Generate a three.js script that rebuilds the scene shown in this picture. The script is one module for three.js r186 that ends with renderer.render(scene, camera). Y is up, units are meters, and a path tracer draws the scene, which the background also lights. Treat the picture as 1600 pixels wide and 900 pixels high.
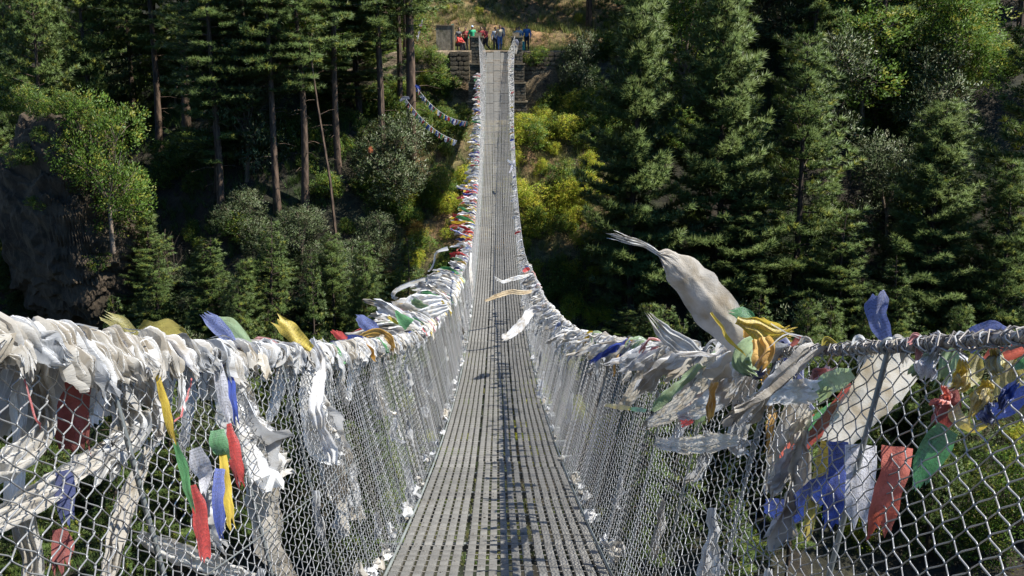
import * as THREE from 'three';
import { Sky } from 'three/addons/objects/Sky.js';
import { ImprovedNoise } from 'three/addons/math/ImprovedNoise.js';
import { mergeGeometries, mergeVertices } from 'three/addons/utils/BufferGeometryUtils.js';

// ------------------------------------------------------------------ camera, sky, sun, exposure
const scene = new THREE.Scene();
const F = 1700;                                        // focal length in pixels of the 1600 px wide photograph
const camera = new THREE.PerspectiveCamera(2 * Math.atan(450 / F) * 180 / Math.PI, 16 / 9, 0.05, 900);
camera.rotation.order = 'YXZ';
camera.rotation.set(-Math.atan(345 / F), -Math.atan(23 / F), 0);
camera.updateMatrixWorld(true);
scene.add(camera);
const SUN = new THREE.Vector3(0.56, 0.825, 0.12).normalize();
const sky = new Sky();
sky.name = 'sky'; sky.userData = { kind: 'structure' };
sky.scale.setScalar(800);
Object.assign(sky.material.uniforms.turbidity, { value: 3 });
sky.material.uniforms.rayleigh.value = 1.2;
sky.material.uniforms.mieCoefficient.value = 0.004;
sky.material.uniforms.sunPosition.value.copy(SUN);
scene.add(sky);
scene.environmentIntensity = 0.10;
const sun = new THREE.DirectionalLight(new THREE.Color(1, 0.955, 0.87), 5.0);
sun.position.copy(SUN).multiplyScalar(150).add(new THREE.Vector3(0, 0, -45));
sun.target.position.set(0, 0, -45);
sun.castShadow = true; sun.shadow.mapSize.set(4096, 4096);
Object.assign(sun.shadow.camera, { left: -90, right: 90, top: 90, bottom: -90, near: 1, far: 400 });
scene.add(sun, sun.target);
const renderer = new THREE.WebGLRenderer();
renderer.toneMapping = THREE.LinearToneMapping;
renderer.toneMappingExposure = 2.05;
renderer.shadowMap.enabled = true;

// ------------------------------------------------------------------ helpers
const V = (x, y, z) => new THREE.Vector3(x, y, z);
function RNG(a) { return () => { a |= 0; a = a + 0x6D2B79F5 | 0; let t = Math.imul(a ^ a >>> 15, 1 | a); t = t + Math.imul(t ^ t >>> 7, 61 | t) ^ t; return ((t ^ t >>> 14) >>> 0) / 4294967296; }; }
const perlin = new ImprovedNoise();
const nz = (x, y = 0, z = 0) => perlin.noise(x + 31.7, y + 17.3, z + 5.1);
const fbm = (x, y, z = 0, o = 4) => { let s = 0, a = 1, t = 0; for (let i = 0; i < o; i++) { s += a * nz(x, y, z); t += a; a *= 0.5; x *= 2.03; y *= 2.03; z *= 2.03; } return s / t; };
const clamp = (x, a = 0, b = 1) => Math.min(b, Math.max(a, x));
const lerp = (a, b, t) => a + (b - a) * t;
const sstep = (a, b, x) => { const t = clamp((x - a) / (b - a)); return t * t * (3 - 2 * t); };
const table = (rows) => (x) => { if (x <= rows[0][0]) return rows[0][1]; for (let i = 1; i < rows.length; i++) if (x < rows[i][0]) return lerp(rows[i - 1][1], rows[i][1], sstep(rows[i - 1][0], rows[i][0], x)); return rows[rows.length - 1][1]; };
const taken = {};
function numbered(n) { if (!(n in taken)) { taken[n] = 0; return n; } taken[n]++; return n + '_' + String(taken[n]).padStart(3, '0'); }
function thing(name, label, category, pos, group) {
  const o = new THREE.Group(); o.name = numbered(name); scene.add(o);
  if (pos) o.position.copy(pos);
  o.userData = { label, category }; if (group) o.userData.group = group;
  return o;
}
function part(name, geo, m, parent) { const o = new THREE.Mesh(geo, m); o.name = name; parent.add(o); return o; }
function single(name, label, category, geo, m, pos, group) {
  const o = new THREE.Mesh(geo, m); o.name = numbered(name); scene.add(o);
  if (pos) o.position.copy(pos);
  o.userData = { label, category }; if (group) o.userData.group = group;
  return o;
}
function structure(name, geo, m) { const o = new THREE.Mesh(geo, m); o.name = numbered(name); o.userData = { kind: 'structure' }; scene.add(o); return o; }
// a ray through a pixel of the 1600 x 900 photograph, and the point on it at distance d along the bridge
const ray = (px, py) => V((px - 800) / F, (450 - py) / F, -1).applyQuaternion(camera.quaternion);
const at = (px, py, d) => { const r = ray(px, py); return r.multiplyScalar(d / -r.z); };
const pxm = (p) => -p.clone().applyMatrix4(camera.matrixWorldInverse).z / F;   // metres per pixel at a point
function geom(pos, uv, col, idx) {
  const g = new THREE.BufferGeometry();
  g.setAttribute('position', new THREE.Float32BufferAttribute(pos, 3));
  if (uv) g.setAttribute('uv', new THREE.Float32BufferAttribute(uv, 2));
  if (col) g.setAttribute('color', new THREE.Float32BufferAttribute(col, 3));
  if (idx) g.setIndex(idx);
  g.computeVertexNormals();
  return g;
}
// a tapered tube through points: radii[i], n sides
function tube(pts, radii, n = 6, vscale = 1, cap = true) {
  const pos = [], uv = [], idx = []; let prevN = null, len = 0;
  for (let i = 0; i < pts.length; i++) {
    const t = (i === 0 ? pts[1].clone().sub(pts[0]) : i === pts.length - 1 ? pts[i].clone().sub(pts[i - 1]) : pts[i + 1].clone().sub(pts[i - 1])).normalize();
    let nn = prevN ? prevN.clone().sub(t.clone().multiplyScalar(prevN.dot(t))) : (Math.abs(t.y) < 0.9 ? V(0, 1, 0) : V(1, 0, 0)).cross(t);
    nn.normalize(); prevN = nn; const b = t.clone().cross(nn);
    if (i) len += pts[i].distanceTo(pts[i - 1]);
    for (let k = 0; k <= n; k++) {
      const a = k / n * Math.PI * 2, c = Math.cos(a) * radii[i], s = Math.sin(a) * radii[i];
      pos.push(pts[i].x + nn.x * c + b.x * s, pts[i].y + nn.y * c + b.y * s, pts[i].z + nn.z * c + b.z * s);
      uv.push(k / n * 2 * Math.PI * Math.max(radii[0], 0.02) * vscale, len * vscale);
    }
  }
  for (let i = 0; i < pts.length - 1; i++) for (let k = 0; k < n; k++) { const a = i * (n + 1) + k, b = a + n + 1; idx.push(a, a + 1, b, b, a + 1, b + 1); }
  if (cap) for (const i of [0, pts.length - 1]) {
    const c = pos.length / 3; pos.push(pts[i].x, pts[i].y, pts[i].z); uv.push(0, 0);
    for (let k = 0; k < n; k++) { const a = i * (n + 1) + k; i ? idx.push(c, a, a + 1) : idx.push(c, a + 1, a); }
  }
  return geom(pos, uv, null, idx);
}
const box = (w, h, d, x = 0, y = 0, z = 0) => new THREE.BoxGeometry(w, h, d).translate(x, y, z);
function place(g, m4) { return g.clone().applyMatrix4(m4); }

// ------------------------------------------------------------------ textures (tiling noise)
function tileNoise(size, cells, oct, seed) {
  const out = new Float32Array(size * size); let amp = 1, tot = 0;
  for (let o = 0; o < oct; o++) {
    const n = cells << o; if (n > size) break; const r = RNG(seed + o * 977), g = new Float32Array(n * n).map(() => r());
    for (let y = 0; y < size; y++) for (let x = 0; x < size; x++) {
      const fx = x / size * n, fy = y / size * n, ix = Math.floor(fx), iy = Math.floor(fy);
      let tx = fx - ix, ty = fy - iy; tx = tx * tx * (3 - 2 * tx); ty = ty * ty * (3 - 2 * ty);
      const a = g[iy % n * n + ix % n], b = g[iy % n * n + (ix + 1) % n], c = g[(iy + 1) % n * n + ix % n], d = g[(iy + 1) % n * n + (ix + 1) % n];
      out[y * size + x] += amp * lerp(lerp(a, b, tx), lerp(c, d, tx), ty);
    }
    tot += amp; amp *= 0.55;
  }
  return out.map((v) => v / tot);
}
function tex(size, fn, srgb = true, rep = 1) {
  const d = new Uint8Array(size * size * 4);
  for (let i = 0; i < size * size; i++) { const c = fn(i % size, Math.floor(i / size), i); for (let k = 0; k < 3; k++) d[i * 4 + k] = clamp(c[k]) * 255; d[i * 4 + 3] = 255; }
  const t = new THREE.DataTexture(d, size, size); t.wrapS = t.wrapT = THREE.RepeatWrapping; t.magFilter = THREE.LinearFilter; t.minFilter = THREE.LinearMipmapLinearFilter; t.generateMipmaps = true;
  if (srgb) t.colorSpace = THREE.SRGBColorSpace; t.repeat.set(rep, rep); t.needsUpdate = true; return t;
}
const nA = tileNoise(512, 4, 7, 11), nB = tileNoise(512, 8, 6, 23), nC = tileNoise(512, 64, 3, 37), nD = tileNoise(512, 3, 3, 51);
const mix3 = (a, b, t) => [lerp(a[0], b[0], t), lerp(a[1], b[1], t), lerp(a[2], b[2], t)];
const clothTex = tex(512, (x, y, i) => {
  const weave = 0.93 + 0.05 * nC[i] + 0.025 * Math.sin(x * 1.57) * Math.sin(y * 1.57);
  const dirt = sstep(0.5, 0.72, nA[i]) * 0.5 + sstep(0.55, 0.75, nB[i]) * 0.3;
  return mix3([weave, weave, weave], [0.70, 0.64, 0.54], clamp(dirt));
}, true, 2);
const clothBump = tex(512, (x, y, i) => { const v = 0.6 * nB[i] + 0.3 * nC[i]; return [v, v, v]; }, false, 5);
// block-printed cloth: rows of illegible strokes in dark ink
function printTex(seed, ink) {
  const c = document.createElement('canvas'); c.width = 256; c.height = 256; const x = c.getContext('2d'), r = RNG(seed);
  x.fillStyle = '#fff'; x.fillRect(0, 0, 256, 256); for (let k = 0; k < 90; k++) { x.globalAlpha = 0.05 + 0.08 * r(); x.fillStyle = ['#8a7c64', '#b9b2a2', '#6e6a66'][k % 3]; x.beginPath(); x.ellipse(r() * 256, r() * 256, 4 + r() * 34, 3 + r() * 18, r() * 3, 0, 7); x.fill(); } x.globalAlpha = 1; x.strokeStyle = ink;
  for (let row = 0; row < 13; row++) {
    let px = 20 + r() * 8; const y = 24 + row * 16.5;
    while (px < 232) {
      if (row > 3 && row < 9 && px > 86 && px < 166) { px = 170; continue; }
      x.lineWidth = 1.2 + r() * 1.6; x.globalAlpha = 0.25 + r() * 0.45; x.beginPath(); x.moveTo(px, y); x.lineTo(px + 5 + r() * 5, y + r() * 2);
      x.moveTo(px + 3 * r() + 1, y); x.quadraticCurveTo(px + 6 * r(), y + 5, px + 4 * r(), y + 6 + r() * 5); x.stroke(); px += 8 + r() * 6;
    }
  }
  x.globalAlpha = 0.35; x.lineWidth = 2.5; x.strokeRect(12, 12, 232, 232); x.beginPath(); x.arc(126, 128, 30, 0, 7); x.moveTo(110, 140); x.lineTo(126, 105); x.lineTo(144, 142); x.stroke();
  const t = new THREE.CanvasTexture(c); t.colorSpace = THREE.SRGBColorSpace; return t;
}
const printA = printTex(5, '#20202c'), printB = printTex(9, '#2a1e1e');
const steelTex = tex(512, (x, y, i) => {
  const v = 0.80 + 0.18 * (nB[i] - 0.5) + 0.10 * (nC[i] - 0.5);
  return mix3(mix3([v, v * 0.985, v * 0.95], [0.55, 0.47, 0.38], sstep(0.60, 0.78, nA[i]) * 0.55), [0.36, 0.34, 0.31], sstep(0.62, 0.8, nC[i]) * 0.55);
});
const steelRough = tex(512, (x, y, i) => { const v = 0.55 + 0.35 * nB[i]; return [v, v, v]; }, false);
const stoneTex = tex(512, (x, y, i) => { const v = 0.72 + 0.5 * (nB[i] - 0.5) + 0.25 * (nC[i] - 0.5); return mix3([v, v * 0.96, v * 0.88], [0.33, 0.34, 0.24], sstep(0.55, 0.7, nA[i]) * 0.5); });
const roughBump = tex(512, (x, y, i) => { const v = 0.7 * nB[i] + 0.3 * nC[i]; return [v, v, v]; }, false);
const barkTex = tex(256, (x, y) => { const n = nA[(Math.floor(y * 0.6) % 512) * 512 + (x * 2) % 512], m = nB[(Math.floor(y * 0.5) % 512) * 512 + (x * 2) % 512]; const v = 0.35 + 0.75 * m + 0.3 * (n - 0.5); return [v, v * 0.92, v * 0.84]; }, true);
const groundTex = tex(512, (x, y, i) => { const v = 0.5 + 0.7 * (nB[i] - 0.5) + 0.7 * (nC[i] - 0.5) + 0.2; return [v, v, v]; }, true);

// ------------------------------------------------------------------ materials
const lin = (r, g, b) => new THREE.Color().setRGB(r, g, b);
const DS = THREE.DoubleSide;
function clothMat(r, g, b, map = clothTex, tr = 0.55) { return new THREE.MeshPhysicalMaterial({ color: lin(r, g, b), map, roughness: 0.95, side: DS, transmission: tr, thickness: 0, bumpMap: clothBump, bumpScale: 0.004 }); }
const C = {
  white: clothMat(0.72, 0.72, 0.71), cream: clothMat(0.66, 0.62, 0.54), beige: clothMat(0.50, 0.46, 0.39), grey: clothMat(0.48, 0.49, 0.50), dirty: clothMat(0.54, 0.51, 0.45), snow: clothMat(0.82, 0.82, 0.83),
  blue: clothMat(0.03, 0.07, 0.38, clothTex, 0.4), navy: clothMat(0.05, 0.07, 0.22), paleblue: clothMat(0.22, 0.29, 0.55), lilac: clothMat(0.55, 0.56, 0.66), yellow: clothMat(0.82, 0.60, 0.05), olive: clothMat(0.50, 0.42, 0.08), gold: clothMat(0.78, 0.48, 0.12),
  green: clothMat(0.10, 0.36, 0.12), palegreen: clothMat(0.36, 0.50, 0.27), red: clothMat(0.66, 0.055, 0.045), salmon: clothMat(0.66, 0.16, 0.11), maroon: clothMat(0.34, 0.075, 0.06), pink: clothMat(0.72, 0.36, 0.35), orange: clothMat(0.82, 0.22, 0.05),
  goldTan: clothMat(0.66, 0.52, 0.32),
  scarfTan: clothMat(0.68, 0.62, 0.53),
  whiteP: clothMat(0.74, 0.74, 0.80, printA), yellowP: clothMat(0.78, 0.60, 0.08, printB), greenP: clothMat(0.12, 0.38, 0.14, printA), redP: clothMat(0.62, 0.045, 0.035, printB, 0.4), blueP: clothMat(0.025, 0.065, 0.36, printA, 0.4), oliveP: clothMat(0.55, 0.48, 0.12, printA), paleblueP: clothMat(0.17, 0.22, 0.50, printA),
};
const WORD = { white: 'white', cream: 'cream', beige: 'beige', grey: 'grey', dirty: 'dingy white', snow: 'bright white', blue: 'blue', navy: 'navy', paleblue: 'pale blue', lilac: 'lilac', yellow: 'yellow', olive: 'olive', gold: 'gold', green: 'green', palegreen: 'pale green', red: 'red', salmon: 'salmon', maroon: 'maroon', pink: 'pink', orange: 'orange' };
const M = {
  deck: [0.285, 0.25, 0.31, 0.27].map((v) => new THREE.MeshStandardMaterial({ color: lin(v, v * 0.995, v * 0.97), map: steelTex, roughnessMap: steelRough, roughness: 0.9, metalness: 0.15, bumpMap: roughBump, bumpScale: 0.0012 })),
  rod: new THREE.MeshStandardMaterial({ color: lin(0.33, 0.32, 0.30), map: steelTex, roughness: 0.6, metalness: 0.3 }),
  edge: new THREE.MeshStandardMaterial({ color: lin(0.42, 0.47, 0.48), map: steelTex, roughness: 0.55, metalness: 0.4 }),
  wire: new THREE.MeshStandardMaterial({ color: lin(0.38, 0.38, 0.375), roughness: 0.4, metalness: 0.5 }),
  hanger: new THREE.MeshStandardMaterial({ color: lin(0.36, 0.40, 0.42), map: steelTex, roughness: 0.5, metalness: 0.5 }),
  lace: new THREE.MeshStandardMaterial({ color: lin(0.24, 0.22, 0.20), roughness: 0.55, metalness: 0.4 }),
  cable: new THREE.MeshStandardMaterial({ color: lin(0.30, 0.29, 0.28), roughness: 0.6, metalness: 0.5 }),
  stone: [[0.24, 0.215, 0.18], [0.19, 0.175, 0.15], [0.29, 0.265, 0.22], [0.21, 0.18, 0.14]].map((c) => new THREE.MeshStandardMaterial({ color: lin(...c), map: stoneTex, roughness: 0.95, bumpMap: roughBump, bumpScale: 0.02 })),
  mortar: new THREE.MeshStandardMaterial({ color: lin(0.17, 0.155, 0.13), map: stoneTex, roughness: 1 }),
  concrete: new THREE.MeshStandardMaterial({ color: lin(0.44, 0.42, 0.37), map: stoneTex, roughness: 0.95, bumpMap: roughBump, bumpScale: 0.01 }),
  slab: new THREE.MeshStandardMaterial({ color: lin(0.50, 0.43, 0.33), map: stoneTex, roughness: 0.95, bumpMap: roughBump, bumpScale: 0.01 }),
  bark: new THREE.MeshStandardMaterial({ color: lin(0.165, 0.130, 0.105), map: barkTex, roughness: 1, bumpMap: barkTex, bumpScale: 0.03 }),
  barkDark: new THREE.MeshStandardMaterial({ color: lin(0.11, 0.09, 0.075), map: barkTex, roughness: 1, bumpMap: barkTex, bumpScale: 0.03 }),
  barkGrey: new THREE.MeshStandardMaterial({ color: lin(0.30, 0.27, 0.24), map: barkTex, roughness: 1 }),
  ground: new THREE.MeshStandardMaterial({ vertexColors: true, map: groundTex, roughness: 1, bumpMap: roughBump, bumpScale: 0.08 }),
  rock: new THREE.MeshStandardMaterial({ color: lin(0.105, 0.080, 0.056), map: stoneTex, roughness: 0.95, bumpMap: roughBump, bumpScale: 0.06, flatShading: true }),
  dirt: new THREE.MeshStandardMaterial({ color: lin(0.40, 0.31, 0.21), map: groundTex, roughness: 1, bumpMap: roughBump, bumpScale: 0.03 }),
  water: new THREE.MeshPhysicalMaterial({ color: lin(0.05, 0.09, 0.09), roughness: 0.15, metalness: 0 }),
};
const leafMat = (tr, rough, spec) => new THREE.MeshPhysicalMaterial({ vertexColors: true, side: DS, roughness: rough, transmission: tr, thickness: 0, specularIntensity: spec });
const L = { pine: leafMat(0.45, 0.75, 0.2), broad: leafMat(0.48, 0.8, 0.12), gloss: leafMat(0.3, 0.55, 0.25), grass: leafMat(0.3, 0.85, 0.3) };

// ------------------------------------------------------------------ the line of the bridge
const DECK0 = -4, DECK1 = 71.6, HALF = 0.65;
const deckY = (d) => -1.239 - 0.3092 * d + 0.004741 * d * d;
const slope = (d) => -0.3092 + 0.009482 * d;
const railR = table([[10, 1.0], [14, 0.96], [22, 0.86], [31, 0.73], [42, 0.75], [52, 0.80], [63, 0.95], [72, 1.14]]);
const railH = table([[8, 1.335], [14, 1.25], [60, 1.22], [72, 1.06]]);
const railAt = (d, s) => V(s * railR(d), deckY(d) + railH(d), -d);
const tangent = (d) => V(0, slope(d), -1).normalize();
const FOOT = 0.67;
// the point where the ray through a pixel meets the fence on side s; off > 0 lies outside it
function atFence(px, py, s, off = 0) {
  const r = ray(px, py); let lo = 0.5, hi = 70;
  const f = (t) => { const x = r.x * t, y = r.y * t, d = -r.z * t, k = (y - deckY(d)) / railH(d); return s * x - lerp(FOOT, railR(d), k) - off; };
  for (let i = 0; i < 60; i++) { const m = (lo + hi) / 2; if (f(m) > 0) hi = m; else lo = m; }
  return r.multiplyScalar(hi);
}

// ------------------------------------------------------------------ terrain
const PLAT = 1.12;
const profile = table([[-60, 22], [-6, 1.6], [-3.5, 0.4], [18, -20], [27, -28], [42, -28.5], [50, -24], [71.2, -3.2], [74, -0.4], [86, PLAT + 0.2], [88, PLAT + 2.2], [100, 11], [150, 60], [260, 130]]);
function H(x, d) {
  let y = profile(d);
  const far = sstep(46, 58, d);
  y += far * (1 - sstep(84, 100, d) * 0) * (2.2 * fbm(x * 0.05, d * 0.05, 2) + 1.0 * fbm(x * 0.17, d * 0.17, 7));
  // the hillside left of the bridge turns away and drops into a side gully
  y -= far * 0.5 * Math.max(0, -x - 14) * sstep(0, 6, -x - 14);
  y += far * 0.16 * Math.max(0, x - 12);
  y += (1 - far) * 2.5 * fbm(x * 0.06, d * 0.06, 3);
  // the bench with the path at the end of the bridge
  const bench = sstep(72.2, 73.6, d) * (1 - sstep(84.5, 88, d)) * (1 - sstep(9, 15, Math.abs(x - 3)));
  y = lerp(y, PLAT - 0.03 + 0.05 * fbm(x * 0.5, d * 0.5), bench);
  // room for the abutment
  const pit = sstep(69.8, 70.8, d) * (1 - sstep(72.2, 73.2, d)) * (1 - sstep(2.2, 3.2, Math.abs(x)));
  y = lerp(y, -3.3, pit);
  if (d < 60) y = Math.min(y, deckY(clamp(d, -4, 70)) - 1.1 + Math.max(0, Math.abs(x) - 1.5) * 0.8 + (d < -4 ? 4 : 0));
  return y;
}
{
  const xs = [], ds = []; for (let x = -150; x <= 150; x += Math.abs(x) < 48 ? 0.8 : 6) xs.push(x); for (let d = -60; d <= 260; d += d > 48 && d < 96 ? 0.6 : d < 48 ? 1.5 : 5) ds.push(d);
  const pos = [], uv = [], col = [], idx = [];
  const earth = [0.048, 0.036, 0.022], moss = [0.030, 0.042, 0.014], ochre = [0.34, 0.20, 0.095], dry = [0.26, 0.21, 0.085], tan = [0.34, 0.26, 0.17];
  for (const d of ds) for (const x of xs) {
    const y = H(x, d); pos.push(x, y, -d); uv.push(x * 0.35, d * 0.35 + y * 0.35);
    const n1 = fbm(x * 0.22, d * 0.22, 4), n2 = fbm(x * 0.6, d * 0.6, 9);
    let c = mix3(earth, moss, sstep(-0.12, 0.25, n1));
    const bank = sstep(85, 87, d) * (1 - sstep(95, 100, d)) * (1 - sstep(10, 16, Math.abs(x - 2)));
    c = mix3(c, mix3(ochre, dry, sstep(-0.2, 0.25, n2)), bank * 0.95);
    const sl = sstep(60, 64, d) * (1 - sstep(72, 74, d)) * (1 - sstep(5, 9, Math.abs(x + 0.5)));
    c = mix3(c, mix3(dry, ochre, sstep(0.0, 0.2, n2)), sl * 0.85);
    const pth = sstep(72.5, 73.5, d) * (1 - sstep(85, 87, d)) * (1 - sstep(12, 15, Math.abs(x - 3)));
    c = mix3(c, tan, pth);
    col.push(...c);
  }
  const w = xs.length; for (let i = 0; i < ds.length - 1; i++) for (let k = 0; k < w - 1; k++) { const a = i * w + k; idx.push(a, a + 1, a + w, a + w, a + 1, a + w + 1); }
  structure('hillside', geom(pos, uv, col, idx), M.ground);
  structure('river', new THREE.PlaneGeometry(300, 22).rotateX(-Math.PI / 2).translate(0, -28.1, -34), M.water);
}
function onGround(px, py, d0 = 50) {           // where the ray through a pixel meets the far hillside
  const r = ray(px, py); for (let d = d0; d < 150; d += 0.15) { const t = d / -r.z; if (r.y * t < H(r.x * t, d)) return V(r.x * t, H(r.x * t, d), -d); }
  return V(r.x * 90, H(r.x * 90, 90), -90);
}
// the rock outcrop in the gully on the left
{
  const rk = RNG(77), g = new THREE.IcosahedronGeometry(1, 30), p = g.attributes.position, q = V();
  const uv = g.attributes.uv;
  for (let i = 0; i < p.count; i++) {
    q.fromBufferAttribute(p, i); const a = Math.sign(q.x) * Math.pow(Math.abs(q.x), 0.6), b = Math.sign(q.y) * Math.pow(Math.abs(q.y), 0.7), c = Math.sign(q.z) * Math.pow(Math.abs(q.z), 0.7);
    let X = a * 3.6, Y = b * 6.2, Z = c * 2.6;
    const strata = (Y + X * 0.5 + 1.5 * fbm(X * 0.2, Y * 0.2, Z * 0.2)) / 1.3, st = (strata - Math.floor(strata)) * 0.9 + nz(Math.floor(strata) * 3.7, 1.3) * 0.8;
    const n = 1 + 0.26 * fbm(X * 0.22, Y * 0.22, Z * 0.22, 5) + 0.20 * fbm(X * 0.8, Y * 1.3, Z * 0.8, 5) + 0.06 * st;
    X = X * n; p.setXYZ(i, X, Y * n, Z * n + 0.10 * Y); uv.setXY(i, (X + Z) * 0.3, (Y + Z * 0.4) * 0.3);
  }
  g.computeVertexNormals();
  const o = structure('rock_cliff', toCrease(g), M.rock); o.position.copy(at(112, 352, 63)); o.rotation.y = -0.5;
}
function toCrease(g) { g.deleteAttribute('normal'); const m = mergeVertices(g, 1e-4); m.computeVertexNormals(); return m; }

// ------------------------------------------------------------------ the bridge
const bridge = thing('suspension_bridge', 'long sagging steel suspension footbridge with grating deck and chain-link sides', 'bridge', V(0, 0, 0));
{
  const PL = 1.8, NCELL = 11, NS = 6, PW = 0.424, SP = PW / NS, SW = 0.0490;
  function slatGeo(seed) {
    const pos = [], uv = [], idx = [], r = RNG(seed), prof = [[0, -0.020], [0.105, -0.020], [0.115, -0.001], [0.5, 0.0022], [0.985, -0.001]];
    const u0 = r() * 5, v0 = r() * 5, rows = [];
    for (let c = 0; c < NCELL; c++) { const lift = (r() - 0.5) * 0.0016; for (const [t, y] of prof) rows.push([(c + t) / NCELL, y + lift]); } rows.push([1, -0.020]);
    for (const [t, y] of rows) { const z = (t - 0.5) * PL; for (const [x, yy] of [[-SW / 2, -0.024], [-SW / 2, y - 0.0015], [-SW / 2 + 0.003, y], [SW / 2 - 0.003, y], [SW / 2, y - 0.0015], [SW / 2, -0.024]]) { pos.push(x, yy, z); uv.push(u0 + x * 1.7, v0 + z * 1.7); } }
    for (let i = 0; i < rows.length - 1; i++) for (let k = 0; k < 5; k++) { const a = i * 6 + k; idx.push(a, a + 6, a + 1, a + 1, a + 6, a + 7); }
    return geom(pos, uv, null, idx);
  }
  const slats = [1, 2, 3, 4, 5, 6].map(slatGeo);
  const rods = []; for (let c = 0; c < NCELL; c++) rods.push(new THREE.CylinderGeometry(0.0045, 0.0045, PW - 0.004, 6).rotateZ(Math.PI / 2).translate(0, -0.009, ((c + 0.052) / NCELL - 0.5) * PL));
  const rbolt = RNG(3); for (let k = 0; k < 14; k++) rods.push(new THREE.CylinderGeometry(0.009, 0.010, 0.008, 6).translate(SP * (Math.floor(rbolt() * NS) - (NS - 1) / 2), 0.003, (Math.floor(rbolt() * NCELL) + 0.5) / NCELL * PL - PL / 2));
  const rodGeo = mergeGeometries(rods.map((g) => { const q = g.toNonIndexed(); return q; }));
  const rr = RNG(9), rest = []; let made = 0;
  for (let row = 0; ; row++) {
    const d0 = DECK0 + row * (PL + 0.001), d = d0 + PL / 2; if (d0 + PL > DECK1 + 0.5) break;
    for (let c = -1; c <= 1; c++) {
      const g = new THREE.Group(); g.name = 'deck_panel'; bridge.add(g);
      const dd = d + (c === 0 ? 0.35 : 0) + (rr() - 0.5) * 0.01;
      g.position.set(c * (PW + 0.015) + (rr() - 0.5) * 0.006, deckY(dd) + (rr() - 0.5) * 0.006, -dd); g.rotation.x = Math.atan(slope(dd)); g.rotation.y = (rr() - 0.5) * 0.006;
      part('cross_rods', rodGeo, M.rod, g);
      const m = M.deck[Math.floor(rr() * 4)], near = d > 4 && made < 300;
      const merged = [];
      for (let k = 0; k < NS; k++) {
        const sg = slats[Math.floor(rr() * 6)], x = (k - (NS - 1) / 2) * SP, y = (rr() - 0.5) * 0.002;
        if (near) { const sl = part('slat', sg, m, g); sl.position.set(x, y, 0); made++; } else merged.push(sg.clone().translate(x, y, 0));
      }
      if (!near) { const o = part('slat_grating', mergeGeometries(merged), m, g); o.userData.kind = 'stuff'; }
    }
  }
  const line = (x, dy, r, name, m, n = 6, lat = null) => { const p = []; for (let d = DECK0; d <= DECK1; d += 0.6) p.push(V(lat ? lat(d) : x, deckY(d) + (typeof dy === 'function' ? dy(d) : dy), -d)); part(name, tube(p, p.map(() => r), n), m, bridge); };
  for (const s of [-1, 1]) {
    line(s * 0.663, -0.012, 0.011, 'edge_angle', M.edge, 4);
    for (const x of [0.2, 0.5]) line(s * x, -0.10, 0.017, 'main_cable', M.cable);
    const p = []; for (let d = DECK0; d <= DECK1 + 0.3; d += 0.5) p.push(railAt(d, s)); part('handrail_cable', tube(p, p.map(() => 0.012), 7), M.cable, bridge);
    for (let k = 0; k < 6; k++) { const q = [], fr = [92, 71, 118, 60, 84, 105][k], rr = 0.0145 + 0.0015 * k, dEnd = 14; for (let d = 0.6; d <= dEnd; d += 0.014) { const a = d * fr * (k % 2 ? -1 : 1) + k * 2 + 1.5 * nz(d * 3, k), e = rr * (1 + 0.35 * nz(d * 7, k * 3)); q.push(railAt(d, s).add(V(Math.cos(a) * e, Math.sin(a) * e, 0))); } part('lacing_wire', tube(q, q.map(() => 0.0024), 4, 1, false), k % 3 ? M.lace : M.wire, bridge); }
    for (const k of [0.02, 0.5]) { const w = []; for (let d = DECK0; d <= DECK1; d += 0.5) w.push(V(s * (lerp(FOOT, railR(d), k) + 0.004), deckY(d) + railH(d) * k, -d)); part('line_wire', tube(w, w.map(() => 0.003), 4), M.hanger, bridge); }
  }
  const beam = mergeGeometries([box(1.62, 0.006, 0.07, 0, 0, 0), box(1.62, 0.06, 0.006, 0, -0.033, -0.032)]), hg = new THREE.CylinderGeometry(0.0075, 0.0075, 1, 7), hook = new THREE.TorusGeometry(0.02, 0.006, 5, 10);
  for (let d = DECK0 + 0.2; d < DECK1; d += 1.08) {
    const b = part('crossbeam', beam, M.edge, bridge); b.position.set(0, deckY(d) - 0.045, -d); b.rotation.x = Math.atan(slope(d));
    for (const s of [-1, 1]) {
      const A = V(s * 0.74, deckY(d) - 0.05, -d), B = railAt(d, s), h = part('hanger_rod', hg, M.hanger, bridge);
      h.position.copy(A).add(B).multiplyScalar(0.5); h.scale.y = A.distanceTo(B); h.quaternion.setFromUnitVectors(V(0, 1, 0), B.clone().sub(A).normalize());
      const k = part('hanger_hook', hook, M.hanger, h); k.position.y = 0.5; k.scale.y = 1 / h.scale.y;
    }
  }
  // chain link: each instance is one zigzag wire from the handrail to the deck
  const CW = 0.047, CH = 0.049;
  function zig(n, sub, sides, rad, hgt) {
    const p = [];
    for (let j = 0; j < n; j++) for (let k = 0; k < sub; k++) {
      const t = k / sub, e = 0.5 - 0.5 * Math.cos(Math.PI * t), a = lerp(t, e, 0.62), up = j % 2 === 0, x = (up ? a : 1 - a) * (CW + 0.008) - 0.004, bend = Math.cos(Math.PI * t);
      p.push(V(x, (j + t) / n, (up ? bend : -bend) * 0.0042));
    }
    const g = tube(p.map((v) => V(v.x, v.y * hgt, v.z)), p.map(() => rad), sides, 1, false);
    return g;
  }
  const HH = 1.3, n = Math.round(HH / CH * 2);
  const nearG = zig(n, 4, 6, 0.0019, HH), farG = zig(n, 2, 3, 0.0021, HH);
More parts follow.
